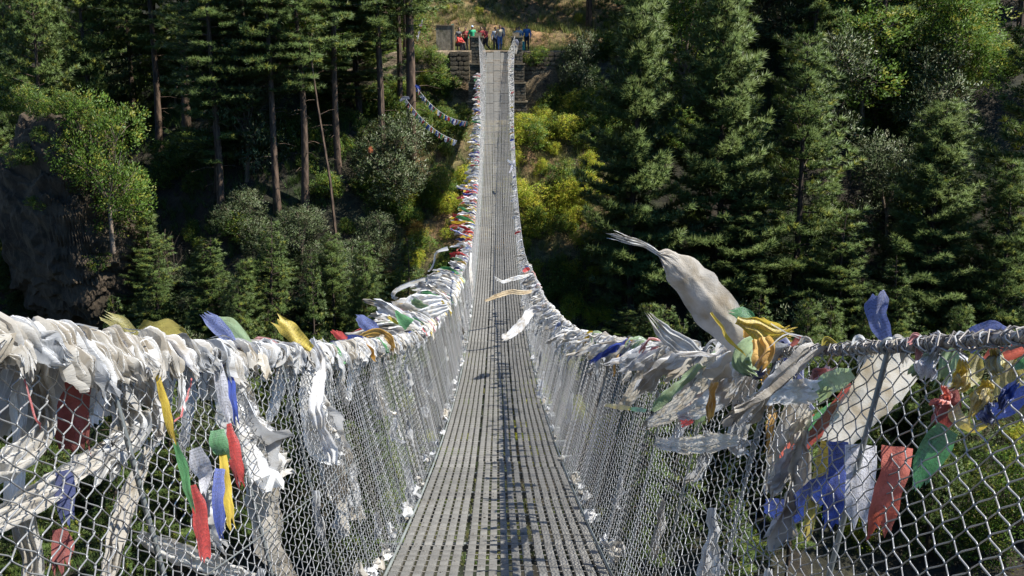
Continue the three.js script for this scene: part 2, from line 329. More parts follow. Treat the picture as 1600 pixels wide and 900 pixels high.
  for (const s of [-1, 1]) for (const [a, b, g] of [[-1.5, 9, nearG], [9, DECK1, farG]]) {
    const mats = [];
    for (let d = a, i = 0; d < b; d += CW, i++) {
      const dd = d + 0.05 * nz(d * 1.1, 8 + s), bot = V(s * FOOT, deckY(d) - 0.01, -dd - 0.14 * nz(d * 0.7, 4 + s) - 0.05 * nz(d * 3.1, 4 + s)), top = railAt(d, s); top.z = -dd - 0.03 * nz(d * 2.0, s);
      const up = top.clone().sub(bot), t = tangent(d).multiplyScalar(1 + 0.12 * nz(d * 1.7, s * 2)), nn = V(-s, 0.25, 0).normalize();
      const bulge = 0.02 * nz(d * 1.3, s * 7) + 0.01 * nz(d * 5, s);
      bot.add(V(s * (bulge + 0.01), 0, 0)); bot.y += 0.014 * nz(d * 4.3, s);
      if (i % 2) { bot.addScaledVector(t, CW); t.negate(); }
      const m = new THREE.Matrix4().makeBasis(t, up.multiplyScalar(1 / HH), nn); m.setPosition(bot); mats.push(m);
    }
    const im = new THREE.InstancedMesh(g, M.wire, mats.length); mats.forEach((m, i) => { im.setMatrixAt(i, m); const k = 0.82 + 0.5 * nz(i * 0.37, s * 9) + 0.3 * nz(i * 2.9, s), w = Math.max(0, nz(i * 0.21, 40 + s)) * 0.35; im.setColorAt(i, lin(k, k * (1 - 0.25 * w), k * (1 - 0.5 * w))); }); im.name = 'chain_link_mesh'; im.userData.kind = 'stuff'; bridge.add(im);
  }
}

// ------------------------------------------------------------------ masonry at the far end
function stoneGeo(seed) {
  const r = RNG(seed), g = new THREE.BoxGeometry(1, 1, 1, 2, 2, 2), p = g.attributes.position, q = V();
  const m = mergeVertices(g.deleteAttribute('normal') && g); const pp = m.attributes.position, off = [];
  for (let i = 0; i < pp.count; i++) { q.fromBufferAttribute(pp, i); const e = (Math.abs(q.x) > 0.4) + (Math.abs(q.y) > 0.4) + (Math.abs(q.z) > 0.4), k = e === 3 ? 0.86 : e === 2 ? 0.95 : 1.0; pp.setXYZ(i, q.x * k + (r() - 0.5) * 0.07, q.y * k + (r() - 0.5) * 0.07, q.z * k + (r() - 0.5) * 0.07); }
  m.computeVertexNormals(); return m;
}
const stones = [1, 2, 3, 4, 5].map((k) => stoneGeo(k * 31));
// courses of stones on one vertical face: origin o (lower left), u along, nrm outwards
function course(parent, o, u, nrm, len, hgt, rowH, r, avgL, wallDepth = 0.16) {
  const rows = Math.max(1, Math.round(hgt / rowH)), rh = hgt / rows, q = new THREE.Quaternion().setFromRotationMatrix(new THREE.Matrix4().makeBasis(u, V(0, 1, 0), nrm));
  for (let i = 0; i < rows; i++) {
    let x = 0; while (x < len - 0.02) {
      let w = avgL * (0.6 + 0.8 * r()); if (len - x - w < avgL * 0.45) w = len - x;
      const st = part('stone', stones[Math.floor(r() * 5)], M.stone[Math.floor(r() * 4)], parent);
      st.position.copy(o).addScaledVector(u, x + w / 2).addScaledVector(nrm, (r() - 0.5) * 0.03 - wallDepth / 2 + 0.03); st.position.y += (i + 0.5) * rh;
      st.scale.set(w * 0.97, rh * 0.95, wallDepth); st.quaternion.copy(q); x += w;
    }
  }
}
for (const s of [-1, 1]) {
  const D = 72, p = thing('masonry_pillar', s < 0 ? 'left stepped stone pillar anchoring the far end of the bridge' : 'right stepped stone pillar anchoring the far end of the bridge', 'pillar', V(s * 1.28, -3.4, -D), 'stepped stone pillars at the bridge end');
  const r = RNG(s + 10), tiers = [[0, 1.25, 1.05], [1.25, 2.45, 0.95], [2.45, 3.65, 0.86], [3.65, 5.35, 0.74]];
  for (const [y0, y1, w] of tiers) {
    const cx = s * (w - 0.74) / 2, dz = 0.9 + (w - 0.74), topH = 0.09;
    part('core', box(w - 0.1, y1 - y0 - topH, dz - 0.1, cx, (y0 + y1 - topH) / 2, 0), M.mortar, p);
    course(p, V(cx - w / 2, y0, dz / 2 - 0.05), V(1, 0, 0), V(0, 0, 1), w, y1 - y0 - topH, 0.19, r, 0.3);
    course(p, V(cx - w / 2 + 0.05, y0, -dz / 2 + 0.08), V(0, 0, 1), V(-1, 0, 0), dz - 0.2, y1 - y0 - topH, 0.19, r, 0.3);
    course(p, V(cx + w / 2 - 0.05, y0, dz / 2 - 0.12), V(0, 0, -1), V(1, 0, 0), dz - 0.2, y1 - y0 - topH, 0.19, r, 0.3);
    part('ledge_slab', box(w + 0.07, topH, dz + 0.07, cx, y1 - topH / 2, 0), M.slab, p);
  }
  part('cap_block', box(0.44, 0.24, 0.5, -s * 0.06, 5.47, 0), M.slab, p);
}
{
  const t = thing('bridge_threshold', 'low weathered slab step closing the deck between the two pillars', 'step', V(0, PLAT - 0.35, -72.15));
  part('slab', box(1.72, 0.42, 0.75), M.slab, t); part('front_lip', box(1.5, 0.06, 0.05, 0, 0.12, 0.40), M.mortar, t);
  const w = thing('retaining_wall', 'shaded dry-stone retaining wall under the path right of the bridge', 'wall', V(1.75, -3.2, -73.0)); const r = RNG(61);
  part('core', box(2.4, 4.2, 0.4, 1.25, 2.1, -0.35), M.mortar, w); course(w, V(0.05, 0, 0), V(1, 0, 0), V(0, 0, 1), 2.4, 4.2, 0.30, r, 0.46, 0.3);
  const w2 = thing('retaining_wall', 'shaded dry-stone retaining wall under the path left of the bridge', 'wall', V(-3.15, -3.2, -73.0));
  part('core', box(1.3, 4.2, 0.4, 0.7, 2.1, -0.35), M.mortar, w2); course(w2, V(0.05, 0, 0), V(1, 0, 0), V(0, 0, 1), 1.3, 4.2, 0.30, r, 0.46, 0.3);
  const a = at(695, 80, 75), b = thing('plastered_gate_block', 'pale plastered masonry block left of the path beside the bridge end', 'wall block', V(a.x, PLAT - 0.3, -75));
  part('body', box(1.12, 1.9, 0.5, 0, 0.95, 0), M.concrete, b); part('end_face', box(0.1, 1.98, 0.56, 0.6, 0.99, 0), M.slab, b); part('coping', box(1.16, 0.06, 0.58, -0.01, 1.93, 0), M.slab, b);
  const c0 = V(a.x + 0.6, PLAT + 1.72, -75), c1 = at(680, 46, 75.4); single('guy_rope', 'thin teal rope tied over the plastered block', 'rope', tube([V(0, 0, 0), c1.clone().sub(c0).multiplyScalar(0.5).add(V(0, -0.06, 0)), c1.clone().sub(c0)], [0.018, 0.018, 0.018], 5), new THREE.MeshStandardMaterial({ color: lin(0.05, 0.32, 0.25), roughness: 0.8 }), c0);
}

// ------------------------------------------------------------------ vegetation builders
const hslJ = (c, r, j = 0.22) => { const k = 1 + (r() - 0.5) * 2 * j, h = (r() - 0.5) * 0.12; return [c[0] * k * (1 + h), c[1] * k, c[2] * k * (1 - h)]; };
// needle tufts joined into one crown; limbs joined into one branch mesh
function pineParts(seed, o) {
  const r = RNG(seed), Ht = o.h, pos = [], col = [], nrm = [], N = V(), G = V(), limbs = [], trunk = [], rad = [];
  const lean = V((r() - 0.5) * 0.03, 0, (r() - 0.5) * 0.03), ax = (t) => V(lean.x * Ht * t * t + 0.08 * Math.sin(t * 7 + seed), Ht * t, lean.z * Ht * t * t + 0.08 * Math.cos(t * 6 + seed));
  for (let i = 0; i <= 12; i++) { trunk.push(ax(i / 12)); rad.push(Ht * 0.0115 * (o.girth || 1) * Math.pow(1 - i / 12, 0.8) + 0.012 + (i === 0 ? 0.05 : 0)); }
  const d = V(), up = V(0, 1, 0), tip = V(), side = V();
  function tuft(p, dir, len, c) {
    const nb = o.blades || 13, cc = hslJ(c, r);
    for (let i = 0; i < nb; i++) {
      d.set(r() - 0.5, r() - 0.42, r() - 0.5).normalize().multiplyScalar(0.85).addScaledVector(dir, 0.95).normalize();
      const l = len * (0.6 + 0.6 * r()), w = 0.015 + 0.013 * r();
      side.set(r() - 0.5, r() - 0.5, r() - 0.5).cross(d).normalize().multiplyScalar(w);
      tip.copy(p).addScaledVector(d, l); tip.y -= l * 0.22 * r();
      N.set(p.x, 0, p.z).normalize().multiplyScalar(0.75); N.x += (r() - 0.5) * 1.1; N.z += (r() - 0.5) * 1.1; N.y += 0.75 + (r() - 0.5) * 0.8; N.normalize();
      G.copy(side).cross(d); const sg = G.dot(N) < 0 ? -1 : 1;      // the face that looks out of the crown is the front
      pos.push(p.x - sg * side.x, p.y - sg * side.y, p.z - sg * side.z, p.x + sg * side.x, p.y + sg * side.y, p.z + sg * side.z, tip.x, tip.y, tip.z);
      for (let q = 0; q < 3; q++) nrm.push(N.x, N.y, N.z);
      const k = 0.85 + 0.3 * r(); for (let q = 0; q < 3; q++) col.push(cc[0] * k, cc[1] * k, cc[2] * k);
    }
  }
  const hb = Ht * o.base; let y = hb, az0 = r() * 6;
  while (y < Ht * 0.985) {
    const t = (y - hb) / (Ht - hb), nb = 3 + Math.floor(r() * 3);
    const env = Math.pow(1 - t, o.pow || 0.75) * (t < 0.16 ? 0.55 + 2.8 * t : 1);
    for (let k = 0; k < nb; k++) {
      const az = az0 + k / nb * 6.283 + (r() - 0.5) * 0.7, len = o.r * env * (0.55 + 0.6 * r()) + 0.18;
      if (r() < (o.gap || 0.08)) continue;
      const el = lerp(o.el0, o.el1, t) + (r() - 0.5) * 0.25, hz = V(Math.cos(az), 0, Math.sin(az)), st = ax(y / Ht), n = 5, pts = [], rr = [];
      const drp = o.droop * (0.7 + 0.6 * r()), curl = o.curl * (0.6 + 0.8 * r());
      for (let i = 0; i <= n; i++) { const s = i / n; pts.push(st.clone().addScaledVector(hz, len * s * Math.cos(el)).add(V(0, len * (Math.sin(el) * s - drp * s * s + curl * s * s * s), 0))); rr.push(0.006 + (0.008 + len * 0.0085) * (1 - s)); }
      limbs.push(tube(pts, rr, 4, 1, false));
      const crv = new THREE.CatmullRomCurve3(pts), step = o.step || 0.2, sd = V(-hz.z, 0, hz.x);
      for (let s = Math.min(0.75, Math.max(0.12, 0.45 / (len + 0.3))); s <= 1; s += step / len) {
        const P = crv.getPoint(Math.min(1, s)), T = crv.getTangent(Math.min(1, s)), reach = Math.min(0.75, len * 0.30) * (1.15 - s) + 0.06;
        for (const sg of [-1, 1]) {
          if (r() < 0.12) continue;
          const nsub = 1 + Math.floor(reach / 0.26);
          for (let q = 0; q < nsub; q++) {
            const a = (q + 0.6 + 0.4 * r()) / nsub, pp = P.clone().addScaledVector(sd, sg * reach * a * (0.6 + 0.5 * r())).addScaledVector(T, reach * a * 0.6).add(V(0, 0.06 * r() + (r() - 0.5) * 0.08, 0));
            tuft(pp, T.clone().addScaledVector(sd, sg * 0.5).addScaledVector(up, o.lift).normalize(), o.needle, r() < 0.12 ? o.c2 : o.c1);
          }
        }
      }
      tuft(pts[n], hz.clone().addScaledVector(up, o.lift + 0.2).normalize(), o.needle * 1.2, o.c1);
    }
    az0 += 2.4; y += (o.gapY || 0.34) * (0.7 + 0.6 * r()) * (1 - 0.3 * t);
  }
  for (let k = 0; k < (o.stubs || 0); k++) {   // dead snags on the bare trunk
    const yy = Ht * (0.12 + r() * Math.max(0.05, o.base - 0.1)), az = r() * 6.28, l = 0.4 + r() * 1.5, s = ax(yy / Ht), hz = V(Math.cos(az), 0, Math.sin(az));
    limbs.push(tube([s, s.clone().addScaledVector(hz, l * 0.5).add(V(0, 0.05, 0)), s.clone().addScaledVector(hz, l).add(V(0, -0.1 - 0.2 * r(), 0))], [0.028, 0.018, 0.006], 4, 1, false));
  }
  const crown = geom(pos, null, col, null); crown.setAttribute('normal', new THREE.Float32BufferAttribute(nrm, 3));
  return { trunk: tube(trunk, rad, 9), branches: limbs.length ? mergeGeometries(limbs) : null, crown };
}
function leafyParts(seed, o) {
  const r = RNG(seed), pos = [], col = [], nrm = [], N = V(), G = V(), limbs = [], d = V(), side = V(), b = V(), p = V();
  const nl = o.lobes, stems = o.stems || 1;
  const lobes = [];
  for (let i = 0; i < nl; i++) {
    const a = r() * 6.283, t = (i + 0.5) / nl, ry = o.low + (o.h - o.low) * t, k = Math.sqrt(Math.max(0.05, 1 - Math.pow((t - 0.42) / 0.62, 2)));
    const rr = o.r * k * Math.sqrt(0.25 + 0.6 * r());
    lobes.push({ c: V(Math.cos(a) * rr, ry, Math.sin(a) * rr), r: o.lr * (0.65 + 0.7 * r()) });
  }
  const root = stems > 1 ? lobes.map(() => V((r() - 0.5) * 0.3, 0, (r() - 0.5) * 0.3)) : null, fork = V((r() - 0.5) * 0.3, o.h * 0.35, (r() - 0.5) * 0.3);
  lobes.forEach((l, i) => {
    const s = root ? root[i] : fork.clone().multiplyScalar(0.75 + 0.3 * r()), m = s.clone().lerp(l.c, 0.5).add(V((r() - 0.5) * 0.3, 0.15, (r() - 0.5) * 0.3));
    limbs.push(tube([s, m, l.c], [o.limb, o.limb * 0.6, o.limb * 0.25], 5, 1, false));
    for (let q = 0; q < 5; q++) { d.set(r() - 0.5, r() - 0.3, r() - 0.5).normalize(); const e = l.c.clone().addScaledVector(d, l.r * 0.9); limbs.push(tube([l.c.clone().lerp(m, 0.2), l.c.clone().lerp(e, 0.5), e], [o.limb * 0.3, o.limb * 0.2, 0.004], 4, 1, false)); }
    const n = Math.round(o.clumps / nl * (l.r * l.r) / (o.lr * o.lr));
    for (let q = 0; q < n; q++) {
      d.set(r() - 0.5, r() - 0.42, r() - 0.5).normalize();
      const rad = l.r * (0.45 + 0.6 * Math.pow(r(), 0.6)) * (1 + 0.45 * nz(d.x * 2.1 + i * 7, d.y * 2.1, d.z * 2.1));
      const c = l.c.clone().addScaledVector(d, rad); c.y -= (1 - 0.82) * d.y * rad;
      const cc = hslJ(r() < (o.mixed ?? 0.15) ? o.c2 : o.c1, r, 0.25), nlv = o.leaves || 8;
      for (let k = 0; k < nlv; k++) {
        side.set(r() - 0.5, r() - 0.5, r() - 0.5).normalize().multiplyScalar(o.spread * (0.3 + r())); p.copy(c).add(side);
        b.set(r() - 0.5, r() - 0.5 + 0.1, r() - 0.5).addScaledVector(d, 0.5).normalize();           // leaf axis
        side.set(r() - 0.5, r() * 0.6 - 0.3, r() - 0.5).cross(b).normalize();
        const l2 = o.leaf * (0.7 + 0.6 * r()), w2 = l2 * (o.slim || 0.42);
        const A = p, T = p.clone().addScaledVector(b, l2), X = p.clone().addScaledVector(b, l2 * 0.45).addScaledVector(side, w2 / 2), Y = p.clone().addScaledVector(b, l2 * 0.45).addScaledVector(side, -w2 / 2);
        Y.y -= 0.08 * l2; X.y -= 0.08 * l2;
        N.copy(d).multiplyScalar(0.8); N.x += (r() - 0.5) * 1.2; N.z += (r() - 0.5) * 1.2; N.y += 0.6 + (r() - 0.5) * 0.9; N.normalize();
        G.copy(b).cross(side); const fwd = G.dot(N) < 0;
        for (const q3 of fwd ? [A, X, T, A, T, Y] : [A, T, X, A, Y, T]) pos.push(q3.x, q3.y, q3.z);
        for (let z = 0; z < 6; z++) nrm.push(N.x, N.y, N.z);
        const kk = 0.8 + 0.4 * r(); for (let z = 0; z < 6; z++) col.push(cc[0] * kk, cc[1] * kk, cc[2] * kk);
      }
    }
  });
  const trunk = stems > 1 ? null : tube([V(0, -0.2, 0), fork.clone().multiplyScalar(0.5), fork], [o.limb * 2.6, o.limb * 2, o.limb * 1.4], 8);
  const crown = geom(pos, null, col, null); crown.setAttribute('normal', new THREE.Float32BufferAttribute(nrm, 3));
  return { trunk, branches: mergeGeometries(limbs), crown };
}
// ---- kinds (built once, then cloned)
const P1 = [0.112, 0.164, 0.042], P1b = [0.135, 0.185, 0.055], BLUE = [0.134, 0.184, 0.050], YG = [0.19, 0.21, 0.035];
const KIND = {
  full: [3, 14, 27].map((s) => ({ h: 15, r: 3.1, f: pineParts(s, { h: 15, r: 3.1, base: 0.10, pow: 0.50, el0: 0.0, el1: 0.65, droop: 0.28, curl: 0.40, lift: 0.55, needle: 0.33, c1: BLUE, c2: P1b, step: 0.27, gapY: 0.36, gap: 0.10, blades: 30 }), m: [M.barkDark, L.pine] })),
  open: [41, 52, 63].map((s) => ({ h: 15, r: 3.2, f: pineParts(s, { h: 15, r: 3.2, base: 0.16, pow: 0.60, el0: -0.02, el1: 0.65, droop: 0.25, curl: 0.32, lift: 0.5, needle: 0.31, c1: P1, c2: YG, step: 0.30, gapY: 0.48, gap: 0.16, blades: 26 }), m: [M.barkDark, L.pine] })),
  tall: [71, 82, 93].map((s) => ({ h: 20, r: 3.0, f: pineParts(s, { h: 20, r: 3.0, base: 0.42, pow: 0.5, el0: -0.1, el1: 0.5, droop: 0.2, curl: 0.22, lift: 0.45, needle: 0.31, c1: P1, c2: YG, step: 0.32, gapY: 0.52, gap: 0.20, blades: 24, stubs: 12, girth: 0.95 }), m: [M.bark, L.pine] })),
  fir: [101, 112].map((s) => ({ h: 10, r: 2.6, f: pineParts(s, { h: 10, r: 2.6, base: 0.06, pow: 0.85, el0: -0.15, el1: 0.4, droop: 0.22, curl: 0.06, lift: 0.12, needle: 0.21, c1: [0.095, 0.145, 0.036], c2: YG, step: 0.20, gapY: 0.42, gap: 0.12, blades: 20 }), m: [M.barkDark, L.pine] })),
  broad: [121, 132].map((s) => ({ h: 7, r: 2.6, f: leafyParts(s, { h: 6.6, low: 1.3, r: 2.1, lr: 1.15, lobes: 17, clumps: 1900, leaves: 8, leaf: 0.15, spread: 0.2, limb: 0.06, c1: [0.090, 0.160, 0.022], c2: [0.21, 0.22, 0.03], mixed: 0.2 }), m: [M.barkGrey, L.broad] })),
  rhodo: [141, 152].map((s) => ({ h: 5, r: 2.2, f: leafyParts(s, { h: 4.7, low: 0.9, r: 1.8, lr: 0.95, lobes: 14, clumps: 1500, leaves: 8, leaf: 0.16, slim: 0.3, spread: 0.16, limb: 0.05, c1: [0.080, 0.112, 0.042], c2: [0.115, 0.125, 0.065], mixed: 0.3 }), m: [M.barkGrey, L.gloss] })),
  shrub: [161, 172, 183].map((s) => ({ h: 1.9, r: 1.3, f: leafyParts(s, { h: 1.6, low: 0.35, r: 0.9, lr: 0.55, lobes: 7, clumps: 520, leaves: 8, leaf: 0.11, spread: 0.12, limb: 0.02, stems: 5, c1: [0.090, 0.155, 0.024], c2: [0.20, 0.22, 0.03], mixed: 0.25 }), m: [M.barkGrey, L.broad] })),
  yellow: [191, 202].map((s) => ({ h: 1.8, r: 1.3, f: leafyParts(s, { h: 1.5, low: 0.3, r: 0.9, lr: 0.55, lobes: 7, clumps: 560, leaves: 8, leaf: 0.10, slim: 0.34, spread: 0.12, limb: 0.018, stems: 5, c1: [0.27, 0.34, 0.030], c2: [0.42, 0.38, 0.04], mixed: 0.4 }), m: [M.barkGrey, L.broad] })),
  rust: [211].map((s) => ({ h: 1.8, r: 1.3, f: leafyParts(s, { h: 1.5, low: 0.3, r: 0.9, lr: 0.55, lobes: 6, clumps: 420, leaves: 7, leaf: 0.10, slim: 0.36, spread: 0.13, limb: 0.018, stems: 5, c1: [0.30, 0.17, 0.035], c2: [0.28, 0.24, 0.04], mixed: 0.4 }), m: [M.barkGrey, L.broad] })),
  bare: [221].map((s) => ({ h: 2.2, r: 1.2, f: leafyParts(s, { h: 2.1, low: 0.6, r: 0.9, lr: 0.6, lobes: 16, clumps: 30, leaves: 2, leaf: 0.07, spread: 0.1, limb: 0.018, stems: 5, c1: [0.2, 0.18, 0.13], c2: [0.2, 0.18, 0.13] }), m: [M.barkGrey, L.broad] })),
};
const NAMES = { full: ['pine_tree', 'pine tree'], open: ['pine_tree', 'pine tree'], tall: ['pine_tree', 'pine tree'], fir: ['fir_tree', 'fir tree'], broad: ['broadleaf_tree', 'tree'], rhodo: ['rhododendron_tree', 'tree'], shrub: ['leafy_shrub', 'shrub'], yellow: ['yellow_green_shrub', 'shrub'], rust: ['rusty_shrub', 'shrub'], bare: ['bare_shrub', 'shrub'] };
let vi = 0; const autoLabelled = [];
const ZONE = [[0, 60, 'in the far left corner'], [60, 140, 'above the dark rock'], [140, 230, 'around the round sunlit tree'], [230, 310, 'near the sunlit bare trunk'], [310, 400, 'left of the tall straight trunk'], [400, 480, 'near the tall straight trunk'], [480, 560, 'near the leaning bare trunk'], [560, 620, 'left of the flag-string pine'], [620, 680, 'near the flag-string pine'], [680, 760, 'left of the bridge end'], [760, 860, 'right of the bridge end'], [860, 930, 'left of the first right pine'], [930, 1050, 'by the first right pine'], [1050, 1170, 'by the second right pine'], [1170, 1290, 'by the layered right pine'], [1290, 1390, 'left of the cone-shaped pine'], [1390, 1500, 'by the cone-shaped pine'], [1500, 1560, 'right of the cone-shaped pine'], [1560, 1700, 'at the right edge']];
const seenLabel = {};
function where(pos, hgt, noun) {
  const q = pos.clone().add(V(0, hgt * 0.5, 0)).project(camera), px = (q.x + 1) * 800, py = (1 - q.y) * 450, z = ZONE.find((k) => px >= k[0] && px < k[1]);
  const row = py < 60 ? 'at the top' : py < 150 ? 'high up' : py < 270 ? 'halfway up' : py < 380 ? 'low down' : py < 520 ? 'over the handrail' : 'below the handrail';
  const size = hgt > 15 ? 'tall' : hgt > 8 ? 'mid-sized' : hgt > 4 ? 'smaller' : hgt > 1.5 ? 'knee-high' : 'low';
  return (hgt > 4 ? size + ' ' : hgt > 1.5 ? 'larger ' : 'small ') + noun + ' ' + row + ' ' + (z ? z[2] : 'beyond the edge of the picture');
}
function plant(kind, pos, hgt, rad, turn, label, group, tilt = 0) {
  const k = KIND[kind][vi++ % KIND[kind].length], [name, cat] = NAMES[kind];
  if (label[0] === '@') { const q = pos.clone().add(V(0, hgt * 0.6, 0)).project(camera); if (Math.abs(q.x) > 1.12 || q.y < -1.15 || (q.y > 1.3 && pos.x < -45)) return; label = where(pos, hgt, label.slice(1)); group = 'hillside plants'; }
  const o = thing(name, label, cat, pos, group); if (group === 'hillside plants') autoLabelled.push(o);
  if (k.f.trunk) part('trunk', k.f.trunk, k.m[0], o);
  if (k.f.branches) part('branches', k.f.branches, k.m[0], o);
  part('crown', k.f.crown, k.m[1], o);
  o.scale.set(rad / k.r, hgt / k.h, rad / k.r); o.rotation.set(0, turn, tilt, 'ZYX');
  return o;
}
// from pixels: base on the hillside below (px, base), top at pixel row top, half width in pixels
function plantPx(kind, px, base, top, half, label, group, o = {}) {
  const b = o.d ? at(px, base, o.d) : onGround(px, base), m = pxm(b), t = at(px, top, -b.z);
  plant(kind, b.add(V(0, -0.15, 0)), Math.max(0.5, t.y - b.y), Math.max(0.4, half * m), o.turn ?? px * 0.37, label, group, o.tilt || 0);
}

// ------------------------------------------------------------------ the forest across the gorge
const NEARP = 'large pines right of the bridge';
plantPx('full', 985, 515, -25, 100, 'dense bluish pine just right of the bridge path, tallest beside the yellow slope', NEARP);
plantPx('full', 1115, 520, -15, 108, 'dense pine with a dark bare lower trunk, second right of the bridge', NEARP);
plantPx('open', 1236, 530, 55, 112, 'layered open pine with a visible trunk, third right of the bridge', NEARP);
plantPx('full', 1440, 560, 165, 106, 'cone-shaped bright pine standing alone below the darker trees at right', NEARP);
plantPx('full', 1158, 545, 305, 90, 'small young pine in front of the layered pine', NEARP);
plantPx('open', 1592, 520, -40, 130, 'tall dark pine at the right edge of the picture', NEARP);
plantPx('open', 1545, 640, 250, 95, 'drooping pine low at the right edge behind the flags', NEARP);
plantPx('open', 1300, 620, 330, 90, 'bushy low pine under the layered pine and bright pine', NEARP);
plantPx('fir', 1385, 660, 400, 80, 'low fir crown showing just above the right handrail', NEARP);
plantPx('tall', 922, 45, -260, 70, 'bare grey pine trunk above the path right of the bridge', NEARP);
plantPx('broad', 1345, 215, 10, 95, 'round-crowned broadleaf tree high between the right pines', null);
plantPx('rhodo', 1290, 260, 60, 70, 'grey-leaved glossy rhododendron above the layered pine', null);
plantPx('broad', 1470, 190, -20, 90, 'yellowish broadleaf tree at the top right', null);
plantPx('rhodo', 1385, 380, 220, 60, 'small glossy rhododendron left of the cone-shaped pine', null);
plantPx('rhodo', 1250, 140, -30, 80, 'glossy dark tree at the top behind the layered pine', null);
// left of the bridge
plantPx('tall', 641, 250, -330, 112, 'massive dark pine trunk with prayer flag strings tied to it', null);
plantPx('tall', 436, 335, -210, 78, 'tall straight pine trunk left of the flag-string pine', null, { tilt: 0.02 });
plantPx('tall', 292, 205, -330, 90, 'sunlit bare pine trunk above the round green tree', null);
plantPx('tall', 388, 240, -160, 100, 'slender pine between the two tall straight trunks', null);
plantPx('tall', 18, 120, -330, 85, 'dark pine trunk in the upper left corner', null);
plantPx('tall', 193, 175, -300, 80, 'thin dark pine trunk behind the round green tree', null);
plantPx('tall', 165, 160, -260, 75, 'leaning thin pine trunk in the upper left shade', null);
plantPx('open', 560, 190, -60, 95, 'green pine filling the gap left of the flag-string pine', null);
plantPx('open', 340, 300, -40, 90, 'shaded pine with sunlit boughs at the upper left', null);
plantPx('broad', 176, 385, 160, 76, 'round sunlit green tree beside the dark rock', null, { d: 60 });
plantPx('fir', 340, 570, 370, 85, 'layered fir low on the left below the dark trunks', null);
plantPx('fir', 430, 590, 340, 75, 'taller fir behind the left handrail', null);
plantPx('fir', 255, 600, 430, 80, 'low fir right of the dark rock above the left handrail', null);
plantPx('rhodo', 470, 420, 325, 50, 'glossy rhododendron below the leaning thin trunk', null);
plantPx('rhodo', 615, 330, 185, 62, 'grey-green glossy tree left of the hanging flags', null);
plantPx('rhodo', 545, 480, 380, 60, 'dark glossy shrub tree in the shade above the left handrail', null);
plantPx('fir', 640, 540, 370, 50, 'dark little fir beside the left flags at mid bridge', null);
for (const [x, y0, y1, h] of [[590, 420, 335, 42], [380, 400, 300, 42], [690, 330, 260, 28]]) plantPx(y0 % 20 ? 'broad' : 'rhodo', x, y0, y1, h, '@leafy understory tree', 'understory trees');
for (const [x, y0, y1, h] of [[478, 330, -140, 85], [530, 290, -180, 80], [595, 250, -220, 80], [345, 350, -120, 85], [250, 260, -200, 80], [110, 150, -250, 85]]) plantPx('tall', x, y0, y1, h, '@bare-stemmed pine', '');
for (const [x, y0, y1, h] of [[20, 470, 200, 70], [238, 520, 330, 60], [500, 560, 400, 60], [580, 560, 420, 55]]) plantPx(x < 300 ? 'open' : 'fir', x, y0, y1, h, '@dark conifer', '');
plantPx('bare', 268, 450, 375, 38, 'grey leafless shrub in the left shade', null);
plantPx('rust', 655, 378, 345, 26, 'orange autumn shrub left of the fluttering flags', null);
{ // the thin leaning trunk
  const b = onGround(528, 396), t = at(482, 60, -b.z + 0.5).sub(b), o = thing('leaning_tree', 'thin leaning bare trunk crossing the left forest', 'tree', b);
  part('trunk', tube([V(0, -0.2, 0), t.clone().multiplyScalar(0.35).add(V(0.12, 0, 0)), t.clone().multiplyScalar(0.7), t], [0.10, 0.085, 0.06, 0.03], 7), M.bark, o);
  const br = []; const r = RNG(8); for (let k = 0; k < 9; k++) { const s = t.clone().multiplyScalar(0.3 + 0.07 * k), e = s.clone().add(V((r() - 0.5) * 2.4, -0.2 + r() * 0.8, (r() - 0.5) * 1.6)); br.push(tube([s, s.clone().lerp(e, 0.5).add(V(0, 0.08, 0)), e], [0.025, 0.016, 0.005], 4, 1, false)); }
  part('branches', mergeGeometries(br), M.bark, o);
}
